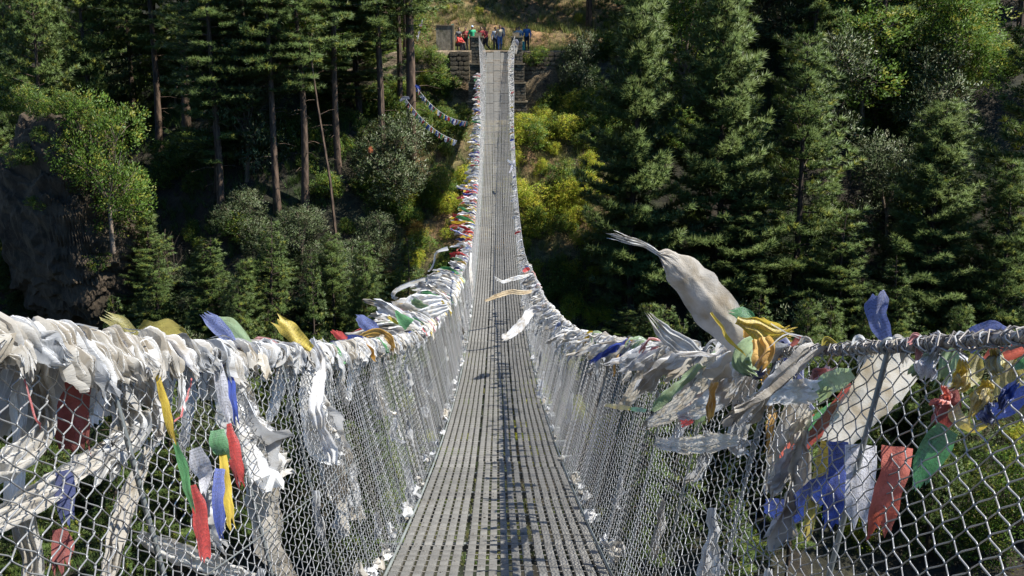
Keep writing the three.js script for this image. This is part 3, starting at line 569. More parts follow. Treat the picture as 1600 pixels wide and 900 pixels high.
{ // ------- fill: trees that read as the dark wood behind and below
  const r = RNG(2024), spots = [];
  const tryPut = (kind, x, d, h, rad, label, group, minD) => { if (Math.abs(x) < 3.2 + rad * 0.35 && d < 90) return; for (const s of spots) if (Math.hypot(s[0] - x, s[1] - d) < minD) return; spots.push([x, d]); plant(kind, V(x, H(x, d) - 0.2, -d), h, rad, r() * 6, label, group); };
  for (let k = 0; k < 620; k++) {          // behind
    const d = 65 + r() * 34, x = (r() - 0.5) * 80; if (d < 91 && x > -6 && x < 9.5) continue; if (d < 70 && Math.abs(x) < 14) continue; if (d > 82 && d < 98 && x > -5 && x < 17) continue;
    if (x < -19 && x > -30 && d < 69) continue;
    const q = r(), left = x < 0, pine = q < 0.74; tryPut(q < 0.40 ? 'tall' : pine ? 'open' : q < 0.9 ? 'broad' : 'rhodo', x, d, pine ? 13 + 8 * r() : 6 + 3.5 * r(), pine ? 2.5 + 1.2 * r() : 2.8, pine ? (q < 0.40 ? '@bare-stemmed pine' : '@open-crowned pine') : '@leafy tree', left ? 'upper left wood' : 'upper right wood', 2.9);
  }
  for (const [x, d, h] of [[-3.5, 94, 14], [-6.5, 90, 15]]) plant('tall', V(x, H(x, d) - 0.2, -d), h, 3.6, x, '@bank pine', 'bank pines');
  for (let k = 0; k < 220; k++) {          // below, on the slope and in the gorge
    const d = 48 + r() * 19, x = (r() - 0.5) * 66; if (x > -5.5 && x < 6.5) continue;
    if (x < -20 && x > -29 && d > 57) continue;
    const q = r(), left = x < 0; if (d > 63 && left && x > -9) continue;
    const room = -(left ? 0.165 : 0.20) * d - H(x, d) + (r() - 0.5) * 2; if (room < 1.5) continue;
    tryPut(q < 0.35 || (left && q > 0.75) ? 'open' : q < 0.65 ? 'fir' : q < 0.82 ? 'rhodo' : 'broad', x, d, Math.min(room, q < 0.65 ? 12 : left && q > 0.75 ? 10 : 6), 1.8 + 0.8 * r(), q < 0.35 || (left && q > 0.75) ? '@open-crowned pine' : q < 0.65 ? '@layered fir' : q < 0.82 ? '@glossy-leaved tree' : '@leafy tree', left ? 'lower left slope trees' : 'lower right slope trees', 2.3);
  }
  for (const [x, d, h] of [[9.6, 79.5, 19], [12.5, 76.5, 18]]) plant('tall', V(x, H(x, d) - 0.2, -d), h, 4.0, x, 'tall pine beside the path, right of the waiting people, ' + (h === 19 ? 'nearest the bridge' : h === 20 ? 'farthest right' : d > 80 ? 'against the bank' : 'on the outer edge'), 'path pines');
  plantPx('rhodo', 903, 165, 55, 34, 'glossy grey-leaved tree at the end of the retaining wall', null);
  for (const [x, y, h] of [[50, 185, 1.6], [95, 178, 1.3], [140, 200, 1.5], [35, 260, 1.2], [72, 225, 1.0], [150, 420, 1.3], [118, 300, 0.8], [60, 330, 0.9]]) plant('shrub', at(x, y, 60.5), h, h * 0.9, x, '@cliff shrub', '');
  // shrubs
  const shr = (kind, n, x0, x1, d0, d1, h0, h1, label, group, skip) => { for (let k = 0; k < n; k++) { const x = lerp(x0, x1, r()), d = lerp(d0, d1, r()); if (skip && skip(x, d)) continue; const h = lerp(h0, h1, r()); plant(kind, V(x, H(x, d) - 0.1, -d), h, h * (0.6 + 0.35 * r()), r() * 6, label, group); } };
  shr('yellow', 64, 1.0, 6.2, 55, 71, 0.8, 1.9, '@yellow-green shrub', 'yellow slope shrubs');
  shr('shrub', 34, -8.5, -3.3, 70.5, 73.4, 0.7, 1.5, '@green shrub', '');
  shr('yellow', 10, -8, -3.3, 70.5, 73.2, 0.5, 1.0, '@yellow-green shrub', '');
  shr('shrub', 16, 3.0, 7.5, 71.2, 73.4, 0.8, 1.7, '@green shrub', '');
  shr('shrub', 40, 2.0, 9, 58, 72.6, 0.9, 2.0, '@green shrub', 'green slope shrubs');
  shr('shrub', 30, -7.5, -2.6, 65, 73, 0.8, 1.8, '@green shrub', 'left bank shrubs', (x, d) => x > -2.6);
  shr('shrub', 26, -6.5, -1.6, 54, 66, 0.8, 1.7, '@green shrub', '');
  shr('yellow', 24, -6, -1.6, 55, 67, 0.7, 1.5, '@yellow-green shrub', 'left yellowish shrubs');
  shr('yellow', 22, -7, 12, 87.5, 97, 0.4, 1.1, '@yellow-green shrub', 'bank shrubs');
  shr('shrub', 44, -22, -5, 54, 72, 0.9, 2.0, '@green shrub', 'left slope shrubs');
  shr('shrub', 60, -32, -6, 52, 86, 1.0, 2.4, '@green shrub', 'left undergrowth');
  shr('shrub', 60, 7, 34, 50, 86, 1.0, 2.4, '@green shrub', 'right undergrowth');
  shr('yellow', 14, 8, 30, 50, 60, 1.0, 2.2, '@yellow-green shrub', 'right yellowish undergrowth');
  // the gorge seen through the fences
  for (let k = 0; k < 15; k++) { const d = 14 + r() * 32, x = (r() < 0.5 ? -1 : 1) * (4 + r() * 26), g = H(x, d); const room = Math.min(9, deckY(d) - 3.5 - g); if (room < 2) continue; const q = r(); plant(q < 0.5 ? 'broad' : 'fir', V(x, g - 0.2, -d), room * (0.6 + 0.4 * r()), 2 + r(), r() * 6, q < 0.5 ? '@gorge leafy tree' : '@gorge fir', x < 0 ? 'gorge trees left' : 'gorge trees right'); }
  // grass and low growth
  const bl = [], cl = []; const rg = RNG(5);
  for (let k = 0; k < 16; k++) { const a = rg() * 6.28, l = 0.25 + 0.35 * rg(), w = 0.012, dx = Math.cos(a), dz = Math.sin(a), b = rg() * 0.1; bl.push(dx * b - dz * w, 0, dz * b + dx * w, dx * b + dz * w, 0, dz * b - dx * w, dx * (b + l * 0.5), l, dz * (b + l * 0.5)); const c = hslJ([0.8, 0.9, 0.7], rg, 0.2); for (let q = 0; q < 3; q++) cl.push(...c); }
  const gg = geom(bl, null, cl, null), mats = [], cols = [], m = new THREE.Matrix4(), q = new THREE.Quaternion();
  for (let k = 0; k < 26000; k++) {
    const x = (r() - 0.5) * 60, d = 50 + r() * 46; if (d > 72.4 && d < 86 && Math.abs(x - 3) < 13 && !(d > 83)) continue; if (d > 69.5 && Math.abs(x) < 2.1 && d < 74) continue;
    const n = fbm(x * 0.25, d * 0.25, 6); if (n < -0.12 && Math.abs(x) > 8) continue;
    q.setFromAxisAngle(V(0, 1, 0), r() * 6.28); const near = Math.abs(x) < 8, s = (near ? 0.7 : 0.8) + r() * 0.9;
    mats.push(new THREE.Matrix4().compose(V(x, H(x, d) - 0.03, -d), q, V(s, s * (0.6 + 0.6 * r()), s)));
    cols.push(near && r() < 0.75 ? lin(0.26 * (0.8 + 0.4 * r()), 0.24, 0.09) : lin(0.07, 0.105 * (0.8 + 0.4 * r()), 0.032));
  }
  const im = new THREE.InstancedMesh(gg, L.grass, mats.length); mats.forEach((mm, i) => { im.setMatrixAt(i, mm); im.setColorAt(i, cols[i]); });
  im.name = 'hillside_grass'; im.userData = { label: 'tufted dry grass and herbs covering the far hillside', category: 'grass', kind: 'stuff' }; scene.add(im);
}

// ------------------------------------------------------------------ cloth
// a strip of cloth along a path; o.w = widths (m) along it, o.wd = direction of its width (or computed across the view), pleats and crumples are real folds
function ribbon(pts, o, seed) {
  const r = RNG(seed), nu = o.nu || 22, nv = o.nv || 8, crv = new THREE.CatmullRomCurve3(pts, false, 'centripetal'), pos = [], uv = [], idx = [];
  const ph = r() * 9, tw0 = o.tw0 ?? (r() - 0.5) * 0.8, tw1 = o.tw1 ?? tw0 + (r() - 0.5) * 1.6, pl = o.pleats ?? 1.5 + r() * 2, pa = o.pleat ?? 0.13, cr = o.crumple ?? 0.012, len = crv.getLength(), W = o.w;
  const wAt = (u) => { const k = u * (W.length - 1), i = Math.min(W.length - 2, Math.floor(k)); return lerp(W[i], W[i + 1], sstep(0, 1, k - i)); };
  const T = V(), B = V(), N = V(), Q = V(), rag = [];
  for (let k = 0; k <= nv; k++) rag.push((r() - 0.5) * (o.ragged ?? 0.05));
  for (let i = 0; i <= nu; i++) {
    const u = i / nu, P = crv.getPoint(u); T.copy(crv.getTangent(u));
    if (o.wd) B.copy(o.wd); else B.copy(T).cross(P.clone().normalize());
    B.addScaledVector(T, -B.dot(T)); if (B.lengthSq() < 1e-6) B.set(1, 0, 0); B.normalize().applyAxisAngle(T, lerp(tw0, tw1, u) + (o.calm ?? 0.35) * nz(u * 3 + ph, seed * 0.37)); N.copy(T).cross(B);
    const w = Math.max(0.004, wAt(u)), gather = o.full ? clamp(1 - w / o.full) : 0;
    for (let k = 0; k <= nv; k++) {
      const v = k / nv - 0.5, a = pl * 6.283 * v + ph + 1.8 * nz(u * 2.2, v * 1.3 + ph) + 0.8 * u;
      Q.copy(P).addScaledVector(B, v * w * (1 - 0.15 * pa * 4)).addScaledVector(N, w * (pa + 0.25 * gather) * Math.sin(a) + (o.cup || 0) * w * Math.cos(v * 3.1) + (o.cup || 0) * 0.22 * w * Math.exp(-Math.pow((v - 0.12 - 0.2 * u) * 9, 2)) - (o.cup || 0) * 0.18 * w * Math.exp(-Math.pow((v + 0.2 - 0.1 * u) * 12, 2))).addScaledVector(T, (u > 0.5 ? 1 : 0) * (u - 0.5) * 2 * rag[k]);
      const c = cr * (0.4 + u * 0.6); Q.x += c * nz(Q.x * 18, Q.y * 18, Q.z * 18 + seed) * 2; Q.y += c * nz(Q.x * 16 + 9, Q.y * 16, Q.z * 16 + seed) * 2; Q.z += c * nz(Q.x * 17, Q.y * 17 + 5, Q.z * 17 + seed); Q.addScaledVector(N, c * 0.5 * nz(Q.x * 34, Q.y * 34 + seed, Q.z * 34));
      pos.push(Q.x, Q.y, Q.z); o.print ? uv.push(v + 0.5, 1 - u) : uv.push((v + 0.5) * Math.max(w, 0.1) + ph, u * len + ph);
    }
  }
  for (let i = 0; i < nu; i++) for (let k = 0; k < nv; k++) { const a = i * (nv + 1) + k; idx.push(a, a + 1, a + nv + 1, a + nv + 1, a + 1, a + nv + 2); }
  return geom(pos, uv, null, idx);
}
function rebase(g, p) { return g.translate(-p.x, -p.y, -p.z); }
let cseed = 100;
// a named piece of cloth: pixel path [px, py, (distance or null = on the fence), offset outside the fence], widths in pixels
function cloth(name, label, category, color, side, path, wpx, o = {}) {
  const pts = path.map(([x, y, d, off]) => (d ? at(x, y, d) : atFence(x, y, side, off ?? o.off ?? -0.02))), m = pxm(pts[Math.floor(pts.length / 2)]);
  const seed = cseed++, g = ribbon(pts, { ...o, w: wpx.map((v) => v * m), full: o.full ? o.full * m : 0, tw0: o.tw0 ?? 0, tw1: o.tw1 ?? 0.3, print: /P$/.test(color) }, seed);
  return single(name, label, category, rebase(g, pts[0]), C[color], pts[0], o.group);
}
const SC = (label, color, side, path, w, o) => cloth('scarf', label, 'scarf', color, side, path, w, { pleat: 0.12, crumple: 0.008, ...o });
const FL = (label, color, side, path, w, o) => cloth('prayer_flag', label, 'prayer flag', C[color + 'P'] && Math.max(...w) > 17 ? color + 'P' : color, side, path, w, { pleat: 0.05, pleats: 1.1, crumple: 0.004, nu: 16, ...o });

// ---- right side, large pieces
SC('big cream scarf blowing up from the right handrail with a knotted frayed tip', 'scarfTan', 1, [[1185, 552, 4.0], [1150, 520, 4.0], [1112, 478, 3.97], [1075, 432, 3.95], [1046, 406, 3.93], [1032, 398, 3.92]], [32, 60, 72, 60, 34, 9], { pleat: 0.03, pleats: 1.2, cup: 0.16, nu: 40, nv: 24, tw1: 0.15, crumple: 0.008, calm: 0.15 });
SC('frayed loose tip of the big cream scarf beyond its knot', 'white', 1, [[1034, 400, 3.92], [1016, 388, 3.92], [996, 380, 3.91], [970, 372, 3.9]], [7, 11, 15, 13], { pleat: 0.2, pleats: 3, ragged: 0.12, nv: 12 });
FL('pale blue flag standing straight up above the right handrail', 'paleblueP', 1, [[1386, 532, 2.75], [1376, 508, 2.75], [1370, 485, 2.74], [1372, 466, 2.74]], [18, 30, 34, 34]);
FL('bright yellow flag bunched on the right handrail at the big scarf', 'yellow', 1, [[1165, 512, 3.95], [1190, 520, 3.93], [1215, 520, 3.91], [1238, 526, 3.89]], [34, 52, 44, 24], { pleat: 0.16, nv: 14 });
FL('golden flag folded under the bright yellow one', 'gold', 1, [[1170, 500, 3.9], [1182, 525, 3.9], [1205, 545, 3.88], [1232, 548, 3.86]], [22, 42, 42, 24], { pleat: 0.16, nv: 14 });
FL('green flag corner above the bright yellow flag', 'green', 1, [[1180, 508, 3.94], [1168, 496, 3.94], [1155, 490, 3.93], [1145, 488, 3.93]], [8, 24, 22, 8]);
SC('pale green cloth hanging beneath the yellow flag on the right handrail', 'palegreen', 1, [[1180, 530, 3.66], [1165, 548, 3.62], [1160, 568, 3.6], [1178, 582, 3.6]], [20, 36, 34, 14], { pleat: 0.16 });
SC('thin yellow cord of cloth dangling by the big scarf', 'yellow', 1, [[1112, 488, 3.6], [1124, 508, 3.6], [1140, 530, 3.6], [1158, 552, 3.6]], [4, 5, 7, 4], { nv: 3 });
FL('small red flag tuft right of the yellow flag', 'salmon', 1, [[1236, 540, 3.5], [1250, 530, 3.5], [1264, 533, 3.5]], [6, 14, 8]);
SC('long cream scarf hanging slantwise behind the right fence', 'cream', 1, [[1425, 562, null, 0.05], [1385, 590, null, 0.06], [1345, 635, null, 0.06], [1318, 672, null, 0.06], [1296, 700, null, 0.06]], [50, 78, 74, 60, 48], { pleats: 1.2, pleat: 0.07, nu: 30 });
SC('white frayed scarf streaming left from the right fence below the handrail', 'white', 1, [[1278, 612], [1240, 612], [1205, 618], [1170, 628]], [34, 42, 30, 16], { ragged: 0.12, off: -0.06 });
FL('soft green flag twisted under the right handrail', 'palegreen', 1, [[1332, 582], [1312, 592], [1290, 602], [1275, 622]], [16, 34, 36, 20], { off: -0.04 });
FL('green strip slanting below the soft green flag', 'green', 1, [[1318, 632], [1292, 648], [1268, 668], [1248, 690]], [16, 26, 22, 12], { off: 0.04 });
FL('maroon strip slanting across the right fence', 'maroon', 1, [[1330, 600, null, 0.03], [1296, 650, null, 0.04], [1262, 690, null, 0.04], [1222, 728, null, 0.04]], [12, 20, 20, 14]);
FL('red strip slanting left of the maroon one', 'salmon', 1, [[1268, 645, null, 0.03], [1250, 680, null, 0.03], [1225, 715, null, 0.03]], [10, 18, 14]);
SC('cream scarf hanging straight down left of the flag row on the right fence', 'cream', 1, [[1262, 600], [1240, 650], [1216, 720], [1200, 770]], [24, 40, 40, 26], { off: 0.08 });
SC('gold cloth strip hanging under the big scarf', 'gold', 1, [[1200, 575], [1198, 620], [1206, 660], [1196, 702]], [10, 16, 18, 8], { off: 0.03 });
FL('yellow flag hanging left of the blue flag in the lower right row', 'yellowP', 1, [[1292, 690, null, 0.03], [1284, 730, null, 0.03], [1272, 780, null, 0.04], [1262, 832, null, 0.04]], [20, 26, 24, 16]);
FL('blue flag hanging in the lower right row', 'blue', 1, [[1310, 690, null, 0.03], [1312, 730, null, 0.03], [1306, 775, null, 0.03], [1296, 822, null, 0.04]], [34, 34, 36, 30]);
FL('blue flag trailing to the left of the lower right row', 'blue', 1, [[1296, 745, null, 0.03], [1272, 772, null, 0.03], [1240, 796, null, 0.04], [1200, 800, null, 0.04]], [16, 40, 40, 46], { pleat: 0.08, tw1: 0 });
FL('lilac grey printed flag between the blue and red flags', 'whiteP', 1, [[1345, 695, null, 0.03], [1345, 735, null, 0.03], [1342, 775, null, 0.03], [1338, 818, null, 0.04]], [50, 50, 44, 30]);
FL('salmon red flag with ragged hem in the lower right row', 'salmon', 1, [[1402, 697, null, 0.02], [1398, 735, null, 0.02], [1384, 785, null, 0.02], [1374, 836, null, 0.03]], [48, 44, 46, 38], { ragged: 0.05 });
FL('green flag hanging right of the salmon red flag', 'greenP', 1, [[1482, 668, null, 0.02], [1466, 692, null, 0.02], [1450, 722, null, 0.02], [1436, 760, null, 0.02]], [34, 44, 44, 26]);
FL('maroon flag above the green flag at right', 'maroon', 1, [[1488, 606, null, 0.02], [1482, 630, null, 0.02], [1466, 668, null, 0.02]], [22, 36, 34]);
FL('bright yellow loop of cloth on the right fence', 'yellow', 1, [[1486, 612], [1494, 648], [1515, 668], [1545, 660]], [14, 24, 20, 12], { off: 0.03 });
FL('deep blue strip at the right edge below the handrail', 'blue', 1, [[1524, 648], [1550, 645], [1578, 634], [1604, 612]], [18, 26, 24, 22], { off: 0.03 });
FL('violet blue flag draped over the right handrail near the edge', 'paleblueP', 1, [[1510, 546, 2.35], [1530, 525, 2.34], [1552, 514, 2.33], [1578, 522, 2.3]], [22, 36, 32, 14], { pleat: 0.12 });
SC('white frayed cloth knot on the right handrail', 'snow', 1, [[1460, 520, 2.42], [1474, 545, 2.42], [1490, 565, 2.4], [1486, 590, 2.4]], [20, 36, 34, 18], { pleat: 0.25, pleats: 4, ragged: 0.08, crumple: 0.02 });
SC('pale green cloth knot beside the white frayed one', 'palegreen', 1, [[1498, 538, 2.36], [1486, 556, 2.36], [1478, 578, 2.35], [1470, 600, 2.35]], [16, 30, 34, 22], { pleat: 0.2 });
FL('mustard flag bunched below the violet blue flag', 'oliveP', 1, [[1525, 555, 2.3], [1520, 578, 2.3], [1505, 595, 2.28], [1485, 606, 2.28]], [20, 38, 32, 18], { pleat: 0.15 });
FL('orange red flag at the right edge over the handrail', 'salmon', 1, [[1545, 568, 2.25], [1565, 552, 2.24], [1590, 540, 2.22], [1612, 530, 2.2]], [26, 38, 40, 36], { pleat: 0.1 });
FL('olive yellow flag hanging at the right edge under the orange one', 'olive', 1, [[1572, 562, 2.2], [1572, 585, 2.2], [1574, 605, 2.19], [1578, 626, 2.18]], [50, 56, 50, 26], { pleat: 0.12 });
FL('bit of green flag at the right edge', 'green', 1, [[1584, 574, 2.12], [1598, 566, 2.12], [1612, 562, 2.1]], [10, 20, 22]);
SC('cream scarf streaming left low on the right fence', 'cream', 1, [[1152, 688], [1110, 692], [1070, 696], [1024, 692]], [16, 30, 26, 18], { off: -0.05, ragged: 0.1 });
SC('white tattered scarf blowing left from the right handrail', 'white', 1, [[1090, 556, 4.9], [1066, 540, 4.9], [1040, 522, 4.9], [1020, 500, 4.9]], [26, 34, 26, 12], { ragged: 0.15, pleats: 3, pleat: 0.18 });
SC('dingy scarf drooping from the right handrail left of the frayed scarf', 'dirty', 1, [[1120, 560], [1085, 600], [1050, 640], [1012, 664]], [30, 38, 34, 16], { off: -0.05 });
SC('grey scarf drooping beside the dingy one on the right fence', 'grey', 1, [[1158, 565], [1130, 610], [1090, 640], [1060, 650]], [30, 40, 28, 14], { off: -0.05 });
SC('long beige scarf hanging against the right fence', 'beige', 1, [[1018, 560], [1004, 590], [985, 620], [968, 640]], [20, 28, 22, 10], { off: -0.04 });
SC('grey white scarf hanging behind the right fence left of the green rag', 'grey', 1, [[1175, 590], [1160, 640], [1150, 690], [1170, 700]], [24, 36, 36, 20], { off: 0.04 });
FL('red rag caught in the right fence', 'red', 1, [[1092, 640], [1078, 652], [1064, 662]], [10, 20, 12], { off: -0.01 });
FL('green rag caught in the right fence beside the red rag', 'palegreen', 1, [[1104, 616], [1098, 640], [1090, 664]], [10, 18, 12], { off: -0.01 });
FL('yellow twist of cloth blowing left from the right fence', 'yellow', 1, [[984, 638], [968, 636], [946, 632]], [6, 9, 6], { off: -0.08, nv: 4 });
FL('green end of the yellow twist', 'green', 1, [[1010, 642], [998, 640], [984, 639]], [6, 8, 6], { off: -0.07, nv: 4 });
SC('white plastic-like scarf blowing inward over the deck', 'snow', 1, [[864, 484, 18.4], [834, 484, 18.6], [820, 500, 18.4], [804, 518, 18.2], [786, 530, 18.0]], [10, 15, 16, 10], { crumple: 0.02 });
SC('tan scarf blowing inward over the deck at mid bridge', 'goldTan', 1, [[842, 452, 22.2], [818, 457, 21.7], [798, 456, 21.5], [778, 462, 21.3], [758, 470, 21.1]], [5, 8, 8, 5]);
SC('thin white scarf blowing inward farther along the deck', 'white', 1, [[832, 428, 25], [816, 432, 24.6], [800, 436, 24.4], [786, 440, 24.2], [773, 434, 24.0]], [4, 7, 6, 4]);
SC('bent white scarf standing off the right rail foot', 'snow', 1, [[850, 580], [846, 600], [842, 618], [832, 628]], [4, 7, 8, 6], { off: -0.05 });
FL('red tuft on the right handrail at mid bridge', 'red', 1, [[828, 420, 25.9], [823, 421, 25.9], [818, 425, 25.8]], [4, 7, 6.4]);
SC('white scarf fluttering on the right rail past mid bridge', 'snow', 1, [[806, 262, 46], [800, 255, 46], [792, 250, 45.8]], [2.5, 4, 3]);
SC('blue white rag on the right rail past mid bridge', 'lilac', 1, [[804, 250, 47], [800, 262, 46.6], [796, 270, 46.4]], [2.5, 4, 2]);
SC('cream rag hanging beside the right pillar', 'cream', 1, [[806, 64, 71.2], [807, 74, 71], [806, 84, 70.8]], [3, 6, 4]);
SC('lilac rag on top of the right rail by the pillar', 'lilac', 1, [[806, 62, 71], [808, 66, 71], [809, 71, 71]], [4, 6, 3]);

FL('large bright yellow flag crumpled at the base of the big scarf', 'yellow', 1, [[1150, 500, 3.6], [1178, 512, 3.58], [1206, 524, 3.56], [1234, 520, 3.54]], [16, 36, 40, 22], { pleat: 0.2, pleats: 2.4, crumple: 0.012, nv: 14 });
FL('second yellow flag hanging forward below the crumpled yellow one', 'gold', 1, [[1188, 528, 3.5], [1194, 545, 3.48], [1192, 560, 3.46], [1186, 572, 3.46]], [30, 40, 34, 16], { pleat: 0.16, pleats: 2, nv: 12 });
for (const [x, y, col, w, dx, dy, lab] of [[1462, 540, 'white', 26, -16, 44, 'white crumpled flag left of the green knot'], [1508, 566, 'yellow', 24, -14, 42, 'yellow crumpled flag right of the green knot'], [1540, 590, 'yellow', 26, -6, 48, 'yellow flag low beside the right edge rags'], [1552, 548, 'olive', 28, 8, 34, 'olive flag crumpled under the violet flag'], [1590, 600, 'blue', 24, -22, 30, 'blue crumpled flag at the right edge'], [1478, 600, 'salmon', 20, -18, 50, 'salmon crumpled flag above the green flag'], [1450, 556, 'palegreen', 24, -20, 30, 'pale green crumpled flag beside the bare cable'], [1528, 622, 'navy', 26, 26, 22, 'navy crumpled flag under the yellow loop'], [1298, 574, 'pink', 20, -26, 20, 'pinkish crumpled flag under the cable'], [1240, 565, 'olive', 22, -16, 28, 'olive crumpled flag left of the bare cable'], [1262, 640, 'cream', 26, -24, 56, 'cream crumpled cloth above the yellow flag'], [1240, 700, 'grey', 30, -30, 70, 'grey crumpled cloth left of the trailing blue flag']])
  FL(lab, col, 1, [[x, y, null, -0.02], [x + dx * 0.3, y + dy * 0.35, null, 0.0], [x + dx * 0.8, y + dy * 0.7, null, -0.03], [x + dx, y + dy, null, -0.02]], [w * 0.5, w, w * 1.1, w * 0.6], { pleat: 0.2, pleats: 2.6, crumple: 0.014, nv: 12, ragged: 0.04 });
for (const [x, col, k] of [[1262, 'dirty', 'dingy'], [1300, 'olive', 'olive'], [1345, 'white', 'white'], [1410, 'cream', 'cream'], [1438, 'pink', 'pinkish']]) { const d = 1700 / (x - 777) * 0.975; SC(k + ' rag knotted on the bare stretch of right handrail', col, 1, [[x - 14, 540, d], [x - 4, 534, d - 0.02], [x + 6, 548, d - 0.03], [x + 2, 566, d - 0.03]], [14, 22, 20, 9], { pleat: 0.22, pleats: 3, crumple: 0.012 }); }
// ---- left side, large pieces
SC('long bright white scarf hanging straight down the left fence', 'snow', -1, [[486, 530], [500, 562], [498, 600], [494, 640], [502, 670], [516, 700], [520, 722]], [12, 20, 22, 24, 18, 26, 16], { off: -0.05, nu: 40, pleats: 2 });
FL('yellow printed flag blown up from the left handrail', 'yellowP', -1, [[486, 546, 5.3], [466, 530, 5.3], [450, 512, 5.3], [433, 498, 5.3]], [16, 26, 30, 22], { pleat: 0.1 });
FL('yellow flag blown above the near left handrail', 'olive', -1, [[218, 538, 3.05], [205, 522, 3.05], [188, 506, 3.05], [166, 496, 3.05]], [10, 20, 26, 16]);
FL('small yellow flag tip left of the blown one', 'yellow', -1, [[152, 530, 2.8], [136, 522, 2.8], [116, 512, 2.8]], [8, 12, 8]);
SC('looped cream scarf arching over the near left handrail', 'cream', -1, [[14, 524, 2.3], [40, 512, 2.36], [66, 520, 2.42], [80, 545, 2.46], [74, 570, 2.46]], [12, 16, 18, 18, 14], { nu: 30 });
SC('thick dirty white scarf swagging out of the left edge', 'dirty', -1, [[58, 560, null, -0.03], [64, 610, null, 0.05], [70, 655, null, 0.06], [44, 700, null, 0.06], [2, 728, null, 0.06], [-40, 742, null, 0.06]], [34, 36, 40, 50, 56, 48], { nu: 40, nv: 16, pleat: 0.2, pleats: 3 });
SC('crumpled white scarf hanging in folds behind the near left fence', 'white', -1, [[168, 560, null, 0.03], [180, 600, null, 0.05], [196, 640, null, 0.06], [205, 680, null, 0.06], [178, 708, null, 0.07], [168, 740, null, 0.07]], [50, 46, 54, 60, 44, 30], { nu: 40, nv: 14, pleat: 0.24, pleats: 4, crumple: 0.025 });
SC('white scarf end dangling beside the yellow strip on the left fence', 'snow', -1, [[215, 570, null, -0.02], [232, 610, null, 0.03], [244, 645, null, 0.03], [250, 690, null, 0.03]], [34, 42, 40, 18], { pleat: 0.22, pleats: 3, crumple: 0.02, nv: 12 });
SC('red cord threaded down the near left fence', 'red', -1, [[36, 590], [46, 620], [52, 655], [62, 668]], [3, 4, 3, 3], { off: -0.02, nv: 3 });
FL('faded maroon cloth hanging behind the near left hanger rod', 'maroon', -1, [[112, 592, null, 0.06], [110, 630, null, 0.07], [112, 665, null, 0.07], [116, 700, null, 0.08]], [60, 58, 56, 50], { nv: 12 });
SC('wide beige scarf sagging behind the left fence under the maroon cloth', 'beige', -1, [[-20, 820, null, 0.1], [60, 775, null, 0.1], [140, 720, null, 0.1], [230, 660, null, 0.1]], [36, 44, 36, 20], { nu: 30, nv: 12, pleat: 0.15, pleats: 3 });
SC('beige scarf hanging down behind the near left fence', 'beige', -1, [[236, 690, null, 0.1], [205, 770, null, 0.12], [180, 840, null, 0.12], [165, 915, null, 0.12]], [20, 36, 38, 28], { nu: 30, nv: 12, pleat: 0.2, pleats: 3 });
SC('cream scarf lying along the foot of the left fence', 'cream', -1, [[216, 838, null, 0.05], [265, 858, null, 0.06], [320, 878, null, 0.06], [390, 905, null, 0.06]], [16, 34, 36, 28], { nu: 26 });
SC('dingy scarf hanging in the lower left corner behind the fence', 'dirty', -1, [[30, 780, null, 0.14], [40, 830, null, 0.14], [50, 880, null, 0.14], [56, 930, null, 0.14]], [34, 44, 40, 34], { nv: 12, pleat: 0.2 });
FL('navy cloth patch behind the left fence by the hanger rod', 'navy', -1, [[100, 735, null, 0.08], [102, 770, null, 0.08], [106, 810, null, 0.08]], [26, 34, 26]);
FL('dark red cloth low behind the left hanger rod', 'maroon', -1, [[92, 825, null, 0.08], [98, 855, null, 0.08], [96, 890, null, 0.08]], [20, 32, 28]);
FL('yellow strip hanging on the left fence, top of the coloured string', 'yellow', -1, [[246, 586], [254, 620], [263, 655], [272, 690]], [8, 13, 14, 10], { off: -0.03, nv: 5 });
FL('green strip continuing below the yellow strip', 'green', -1, [[274, 692], [284, 725], [292, 760], [300, 792]], [8, 14, 14, 8], { off: -0.03, nv: 5 });
FL('bright red flag, lowest on the left fence', 'red', -1, [[302, 758], [310, 790], [316, 825], [322, 868]], [10, 22, 24, 18], { off: -0.04 });
FL('white printed flag left of the blue flag on the left fence', 'whiteP', -1, [[304, 700], [312, 725], [322, 745], [318, 772]], [18, 32, 26, 10], { off: -0.04 });
FL('blue flag hanging on the left fence between white and yellow', 'blueP', -1, [[344, 732], [341, 765], [341, 800], [346, 838]], [16, 20, 20, 14], { off: -0.04 });
FL('yellow flag hanging right of the blue flag on the left fence', 'yellow', -1, [[348, 708], [352, 745], [356, 780], [362, 820]], [12, 15, 15, 12], { off: -0.04 });
FL('green flag at the top of the left hanging cluster', 'greenP', -1, [[340, 672], [342, 690], [346, 706], [354, 720]], [22, 28, 24, 14], { off: -0.04 });
FL('red flag hanging at the right of the left cluster', 'red', -1, [[358, 662], [364, 695], [369, 725], [376, 756]], [8, 20, 22, 14], { off: -0.04 });
FL('white printed strip hanging from the left handrail', 'whiteP', -1, [[340, 568], [346, 600], [352, 630], [358, 658]], [14, 20, 18, 12], { off: -0.04 });
FL('blue strip hanging right of the white printed strip', 'blue', -1, [[358, 578], [362, 605], [364, 632], [370, 660]], [8, 12, 12, 10], { off: -0.03 });
SC('red string twisting down the left fence', 'red', -1, [[300, 590], [292, 625], [276, 655]], [3, 4, 3], { off: -0.01, nv: 3 });
FL('pale blue flag blown back over the near left handrail', 'paleblue', -1, [[372, 548, 4.1], [352, 522, 4.1], [336, 506, 4.1], [320, 490, 4.1]], [12, 22, 24, 14]);
FL('sage green flag blown over the left handrail beside the pale blue one', 'palegreen', -1, [[396, 548, 4.3], [376, 526, 4.3], [358, 508, 4.3], [340, 499, 4.3]], [12, 22, 24, 14]);
